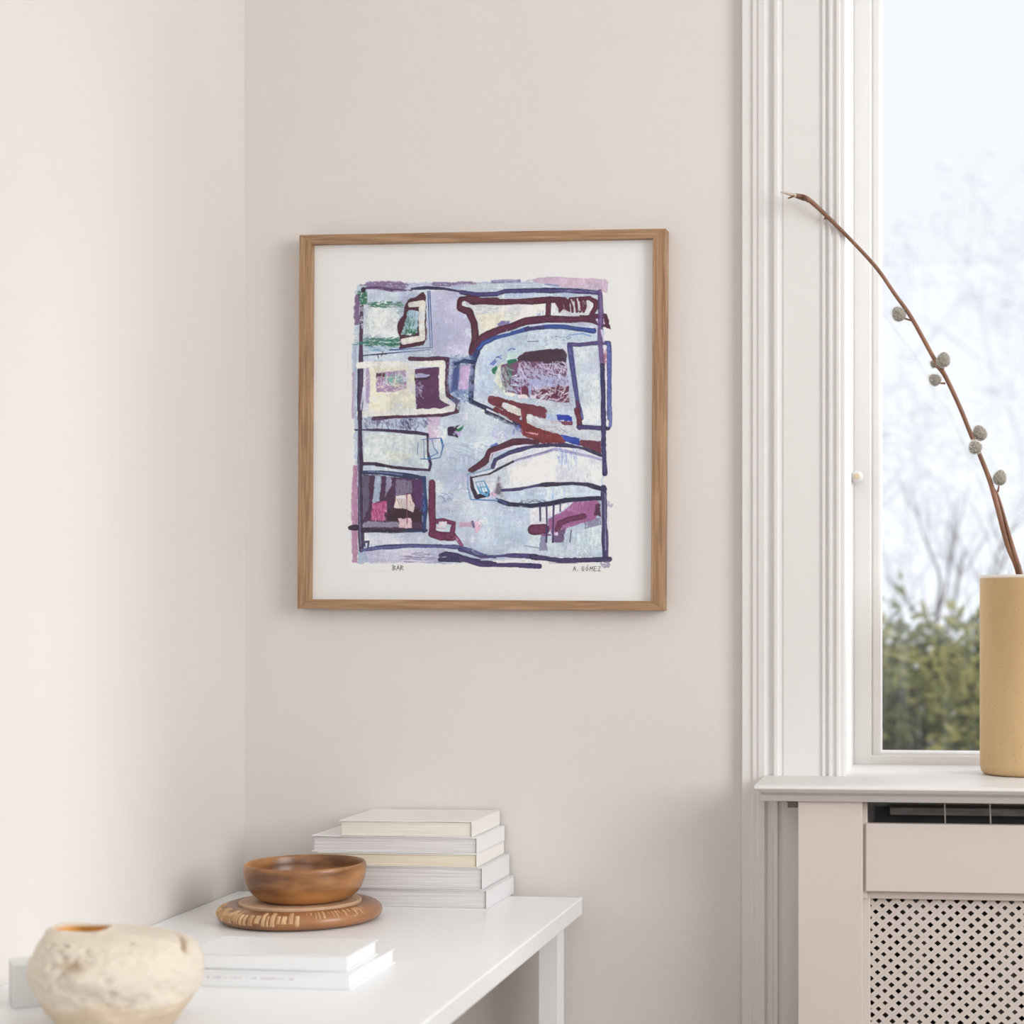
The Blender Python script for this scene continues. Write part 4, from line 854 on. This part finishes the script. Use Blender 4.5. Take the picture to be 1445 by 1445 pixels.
S(4, [(1218, 650), (1224, 900), (1230, 1080), (1235, 1240)], 50, (62, 56, 108), var=.12, tex='v'); S(4, [(1228, 700), (1236, 1180)], 7, (150, 150, 190), a_=.8); S(4, [(1200, 660), (1232, 662)], 36, (52, 46, 92))
F(4, [(1250, 760), (1302, 790), (1285, 822), (1252, 806)], (150, 134, 176), a_=.85, dry=.2); S(4, [(1255, 860), (1258, 1240)], 9, (130, 100, 150), a_=.7)
S(4, [(0, 1175), (110, 1212), (180, 1240), (400, 1225), (560, 1228), (640, 1236)], 34, (78, 68, 124), var=.12, tex='h'); S(4, [(620, 1236), (860, 1268), (1050, 1262), (1270, 1256)], 44, (64, 52, 102), var=.12, tex='h'); S(4, [(0, 1246), (90, 1275), (180, 1305), (420, 1306), (680, 1316)], 44, (70, 56, 112), var=.14, tex='h'); S(4, [(180, 1265), (420, 1262), (680, 1282)], 12, (206, 206, 222), a_=.9)
S(4, [(760, 1288), (1000, 1288)], 10, (80, 66, 116), a_=.8); F(4, [(1180, 1275), (1270, 1265), (1272, 1330), (1215, 1330)], (110, 98, 146), a_=.85, dry=.22, tex='v')
# dry flecks in the pale passages only
KEEP = IMG.copy()
scratch(0, 500, 400, 850, 790, 220, (150, 152, 188), 9, .4, 1.0, .35, 1.2); scratch(0, 500, 400, 850, 790, 260, (232, 236, 240), 10, .2, 1.3, .45, 1.3)
for k in range(140):
    x_, y_ = rng.uniform(500, 850), rng.uniform(400, 790); a0, b0 = rng.uniform(3, 12), rng.uniform(2, 8)
    F(0, [(x_ - a0, y_ - b0), (x_ + a0, y_ - b0), (x_ + a0, y_ + b0), (x_ - a0, y_ + b0)], [(222, 228, 232), (196, 206, 222), (208, 204, 222)][k % 3], a_=.6, dry=.55, soft=2, rag=3, tex='hvmf'[k % 4])
wk = np.clip((KEEP.mean(2) - .22) / .25, 0.06, 1)[..., None]; IMG = KEEP * (1 - wk) + IMG * wk
lum = IMG.mean(2); sm = lambda a_, b_: np.clip((lum - a_) / (b_ - a_), 0, 1)
pale = sm(.35, .6)[..., None]
IMG *= 1 + pale * (.30 * (Nl - .5)[..., None] * np.array((1, .85, .5)) + .22 * (Nx - .5)[..., None] * np.array((1, .8, .4)) + .06 * (Nh - .5)[..., None] + .06 * (Nv_ - .5)[..., None] + .05 * (Nm - .5)[..., None])
IMG *= (.62 + .38 * sm(.04, .42))[..., None]
# small worn-paint texture over everything
IMG *= (1 + .20 * (Nf - .5) + .12 * (Nf2 - .5) + .05 * (Nm - .5) + .05 * (Nh - .5) + .05 * (Nv_ - .5) + .08 * (Nl - .5))[..., None]
PAPER = np.array((.84, .835, .83))
GAIN = 1.08
OUT = np.clip(IMG * GAIN * np.array((.985, 1.0, 1.02)), 0, .9) * COV[..., None] + PAPER * (1 - COV[..., None])
nx, ny = NXp, NYp
lx = (gx - 421) / 517.5 * FW - hx; lz = hz - (gy - 328) / 532.0 * FH
co = np.empty((ny, nx, 3), np.float32); co[..., 0] = lx[None, :]; co[..., 1] = -.0158; co[..., 2] = lz[:, None]
me = bpy.data.meshes.new('painted_print')
me.vertices.add(nx * ny); me.vertices.foreach_set('co', co.ravel())
ii = (np.arange(ny - 1)[:, None] * nx + np.arange(nx - 1)[None, :]).ravel()
quads = np.stack([ii, ii + nx, ii + nx + 1, ii + 1], 1).astype(np.int32)
me.loops.add(quads.size); me.loops.foreach_set('vertex_index', quads.ravel())
me.polygons.add(len(quads)); me.polygons.foreach_set('loop_start', np.arange(0, quads.size, 4, dtype=np.int32))
me.update(calc_edges=True)
ca_ = me.color_attributes.new('pigment', 'FLOAT_COLOR', 'POINT')
rgba = np.ones((ny * nx, 4), np.float32); rgba[:, :3] = OUT.reshape(-1, 3); ca_.data.foreach_set('color', rgba.ravel())
me.materials.append(vcol_mat('printed_pigment', 'pigment', .65, 0, 300, .2))
pr = bpy.data.objects.new('painted_print', me); C.objects.link(pr); pr.parent = pic
pr['label'] = 'abstract print of plum, navy and pale blue brush strokes'
# handwritten title and signature
INK = mat('pencil_ink', (.06, .06, .065), .6)
LET = {'B': [[(0, 0), (0, 1), (.7, .8), (.2, .55), (.8, .25), (0, 0)]], 'A': [[(0, 0), (.4, 1), (.8, 0)], [(.15, .4), (.65, .4)]], 'R': [[(0, 0), (.05, 1), (.7, .75), (.1, .5), (.75, 0)]], '.': [[(.1, 0), (.2, .06)]],
       'G': [[(.75, .9), (.2, .95), (.05, .45), (.3, .02), (.65, .15), (.7, .5), (.35, .48)]], 'Ó': [[(.4, .9), (.05, .55), (.3, .02), (.75, .4), (.4, .9)], [(.4, 1.1), (.65, 1.35)]], 'M': [[(0, 0), (.12, 1), (.45, .4), (.8, 1), (.92, 0)]],
       'E': [[(.7, 1), (.05, 1), (.05, 0), (.75, .02)], [(.05, .52), (.6, .52)]], 'Z': [[(.05, 1), (.7, 1), (.1, 0), (.8, .02)]], ' ': []}
def write(text, px, py, hpx, adv):
    b = MB()
    x_ = px
    for ch in text:
        for stt in LET[ch]:
            for (a_, c_), (d_, e_) in zip(stt, stt[1:]):
                p0 = Vector(pl(x_ + a_ * hpx * .78, py - c_ * hpx)); p1 = Vector(pl(x_ + d_ * hpx * .78, py - e_ * hpx))
                dv = (p1 - p0).normalized() * .00036; nn = Vector((-dv.y, dv.x))
                pp = [p0 - dv - nn, p1 + dv - nn, p1 + dv + nn, p0 - dv + nn]
                b.add([(q.x, -.0161, q.y) for q in pp], [(0, 1, 2, 3)])
        x_ += adv * (.55 if ch in '. ' else 1.0)
    o = b.build('lettering', INK, pic, fix=False); return o
write('BAR', 554.5, 804.5, 6.6, 5.6)['label'] = 'handwritten title BAR'
write('A. GÓMEZ', 810, 804.8, 6.0, 5.7)['label'] = 'handwritten signature A. GÓMEZ'

# ------------------------------------------------------------------ garden outside the window
M['snow'] = mat('snow', (.86, .87, .89), .8, vscale=.9, col2=(.76, .77, .80))
GZ = -.45
b = MB(); NXg, NYg = 40, 46
vs = []; fs = []
for j in range(NYg + 1):
    for i in range(NXg + 1):
        y = .35 + 60 * (j / NYg) ** 1.6; x = (i / NXg - .5) * (10 + y * 1.4) + .1 * y
        hgt = GZ + max(0, (y - 9)) * .13 * (1 if y < 30 else 1) + .25 * mnoise.noise(Vector((x * .4, y * .4, 0))) * min(1, y / 6)
        vs.append((x, y, hgt))
fs = [(j * (NXg + 1) + i, j * (NXg + 1) + i + 1, (j + 1) * (NXg + 1) + i + 1, (j + 1) * (NXg + 1) + i) for j in range(NYg) for i in range(NXg)]
tag(b.add(vs, fs).build('ground', M['snow'], smooth=True), 'snow covered garden slope outside the window', kind='structure')
M['leafA'] = mat('evergreen_leaf', (.19, .21, .055), .8, vscale=3, col2=(.06, .08, .022), spec=.15); M['leafB'] = mat('olive_leaf', (.38, .34, .11), .8, vscale=4, col2=(.20, .20, .06), spec=.15)
M['twig'] = mat('dark_twig', (.10, .075, .065), .8); M['frost'] = mat('frosted_twig', (.84, .85, .87), .8, vscale=1.2, col2=(.72, .73, .76)); M['frostw'] = mat('snow_on_twigs', (.88, .885, .90), .8)
def shrub(x, y, r, h, n, seed, label):
    random.seed(seed)
    e = empty('evergreen_shrub', (x, y, GZ)); tag(e, label, 'shrub')
    st = MB()
    for k in range(7):
        a_ = random.uniform(0, 6.28); st.tube([(0, 0, 0), (math.cos(a_) * r * .3, math.sin(a_) * r * .3, h * .45), (math.cos(a_) * r * .6, math.sin(a_) * r * .6, h * .85)], [.03, .02, .008], 5)
    st.build('stems', M['twig'], e)
    for mk, nn in (('leafA', n), ('leafB', int(n * .55))):
        b = MB(); cl = [(random.uniform(-1, 1), random.uniform(-1, 1), random.uniform(.1, .92)) for _ in range(60)]
        for k in range(nn):
            c_ = random.choice(cl); f = math.sqrt(max(.05, 1 - (c_[2] - .45) ** 2 * 2.2))
            p = Vector((c_[0] * r * f + random.gauss(0, .11), c_[1] * r * f + random.gauss(0, .11), c_[2] * h + random.gauss(0, .10)))
            if p.z < .02: p.z = .02
            t = Vector((random.gauss(0, 1), random.gauss(0, 1), random.gauss(0, .7))).normalized(); u = t.orthogonal().normalized(); l_ = random.uniform(.045, .09)
            b.add([p, p + t * l_ * .5 + u * l_ * .22, p + t * l_, p + t * l_ * .5 - u * l_ * .22], [(0, 1, 2, 3)])
        b.build('foliage', M[mk], e, fix=False)['kind'] = 'stuff'
    b = MB()
    for k in range(40):
        a_ = random.uniform(0, 6.28); q = random.uniform(.3, 1); zz = h * random.uniform(.55, 1.0)
        p = Vector((math.cos(a_) * r * q, math.sin(a_) * r * q, zz)); s_ = random.uniform(.008, .022)
        b.add([p + Vector(d_) * s_ for d_ in ((1, 0, 0), (-1, 0, 0), (0, 1, 0), (0, -1, 0), (0, 0, .6), (0, 0, -.6))], [(0, 2, 4), (2, 1, 4), (1, 3, 4), (3, 0, 4), (2, 0, 5), (1, 2, 5), (3, 1, 5), (0, 3, 5)])
    b.build('snow_clumps', M['frostw'], e)['kind'] = 'stuff'
def gpos(px, zc):
    d_ = pdir(px); return d_[0] * zc, CAM.y + d_[1] * zc
sx, sy = gpos(1330, 7.4); shrub(sx, sy,   .50, 1.50, 11000, 31, 'dense evergreen shrub with yellowish tips standing in front of a small bare tree')
def tree(x, y, h, seed, label, m, levels=4, gr=None, spread=.55, clumps=160, z0=None):
    random.seed(seed)
    z0 = GZ if z0 is None else z0
    e = empty('bare_tree', (x, y, z0)); tag(e, label, 'tree', gr)
    tb, bb = MB(), MB(); ends = []
    def grow(p, d, l_, r, lv):
        pts_ = [p]; dd = d.copy()
        for k in range(4):
            dd = (dd + Vector((random.gauss(0, .14), random.gauss(0, .14), random.gauss(0, .08) + .05))).normalized(); pts_.append(pts_[-1] + dd * l_ / 4)
        (tb if lv == 0 else bb).tube(pts_, [r * (1 - .13 * k) for k in range(5)], 5 if lv < 2 else 3)
        if lv >= levels: ends.extend(pts_[2:]); return
        for k in range(random.randint(3, 4) if lv else 6):
            a_ = random.uniform(0, 6.28); q = random.choice(pts_[2:]) if lv else pts_[random.randint(2, 4)]
            nd = (dd + Vector((math.cos(a_), math.sin(a_), random.uniform(-.2, .4))) * spread * random.uniform(.8, 1.8)).normalized()
            grow(q, nd, l_ * random.uniform(.5, .72), r * .5, lv + 1)
    grow(Vector((0, 0, 0)), Vector((random.gauss(0, .06), random.gauss(0, .06), 1)), h * .42, h * .012, 0)
    tb.build('trunk', M['twig'] if m == 'twig' else M[m], e); bb.build('branches', M[m], e, fix=False)
    if clumps:
        b = MB()
        for k in range(clumps):
            p = random.choice(ends) + Vector((random.gauss(0, .05), random.gauss(0, .05), .02)) * h * .25; s_ = random.uniform(.010, .028) * h * .8
            b.add([p + Vector(d_) * s_ for d_ in ((1, 0, 0), (-1, 0, 0), (0, 1, 0), (0, -1, 0), (0, 0, .6), (0, 0, -.5))], [(0, 2, 4), (2, 1, 4), (1, 3, 4), (3, 0, 4), (2, 0, 5), (1, 2, 5), (3, 1, 5), (0, 3, 5)])
        b.build('snow_load', M['frostw'], e, fix=False)['kind'] = 'stuff'
tx, ty = gpos(1330, 8.6); tree(tx, ty, 2.6, 41, 'small dark bare tree standing behind the evergreen shrub', 'twig', 3, None, .45, 0)
k = 0
for px, zc, h in ((1275, 15, 3.4), (1420, 16.5, 3.6), (1345, 20, 4.4), (1262, 26, 5.6), (1455, 36, 8.0)):
    tx, ty = gpos(px, zc); zg = GZ + max(0, ty - 9) * .13 - .1
    tree(tx, ty, h, 50 + k, 'frosted pale tree on the snowy slope beyond the window', 'frost', 4 if k < 5 else 3, 'frosted trees on the slope', .6, 260, zg); k += 1
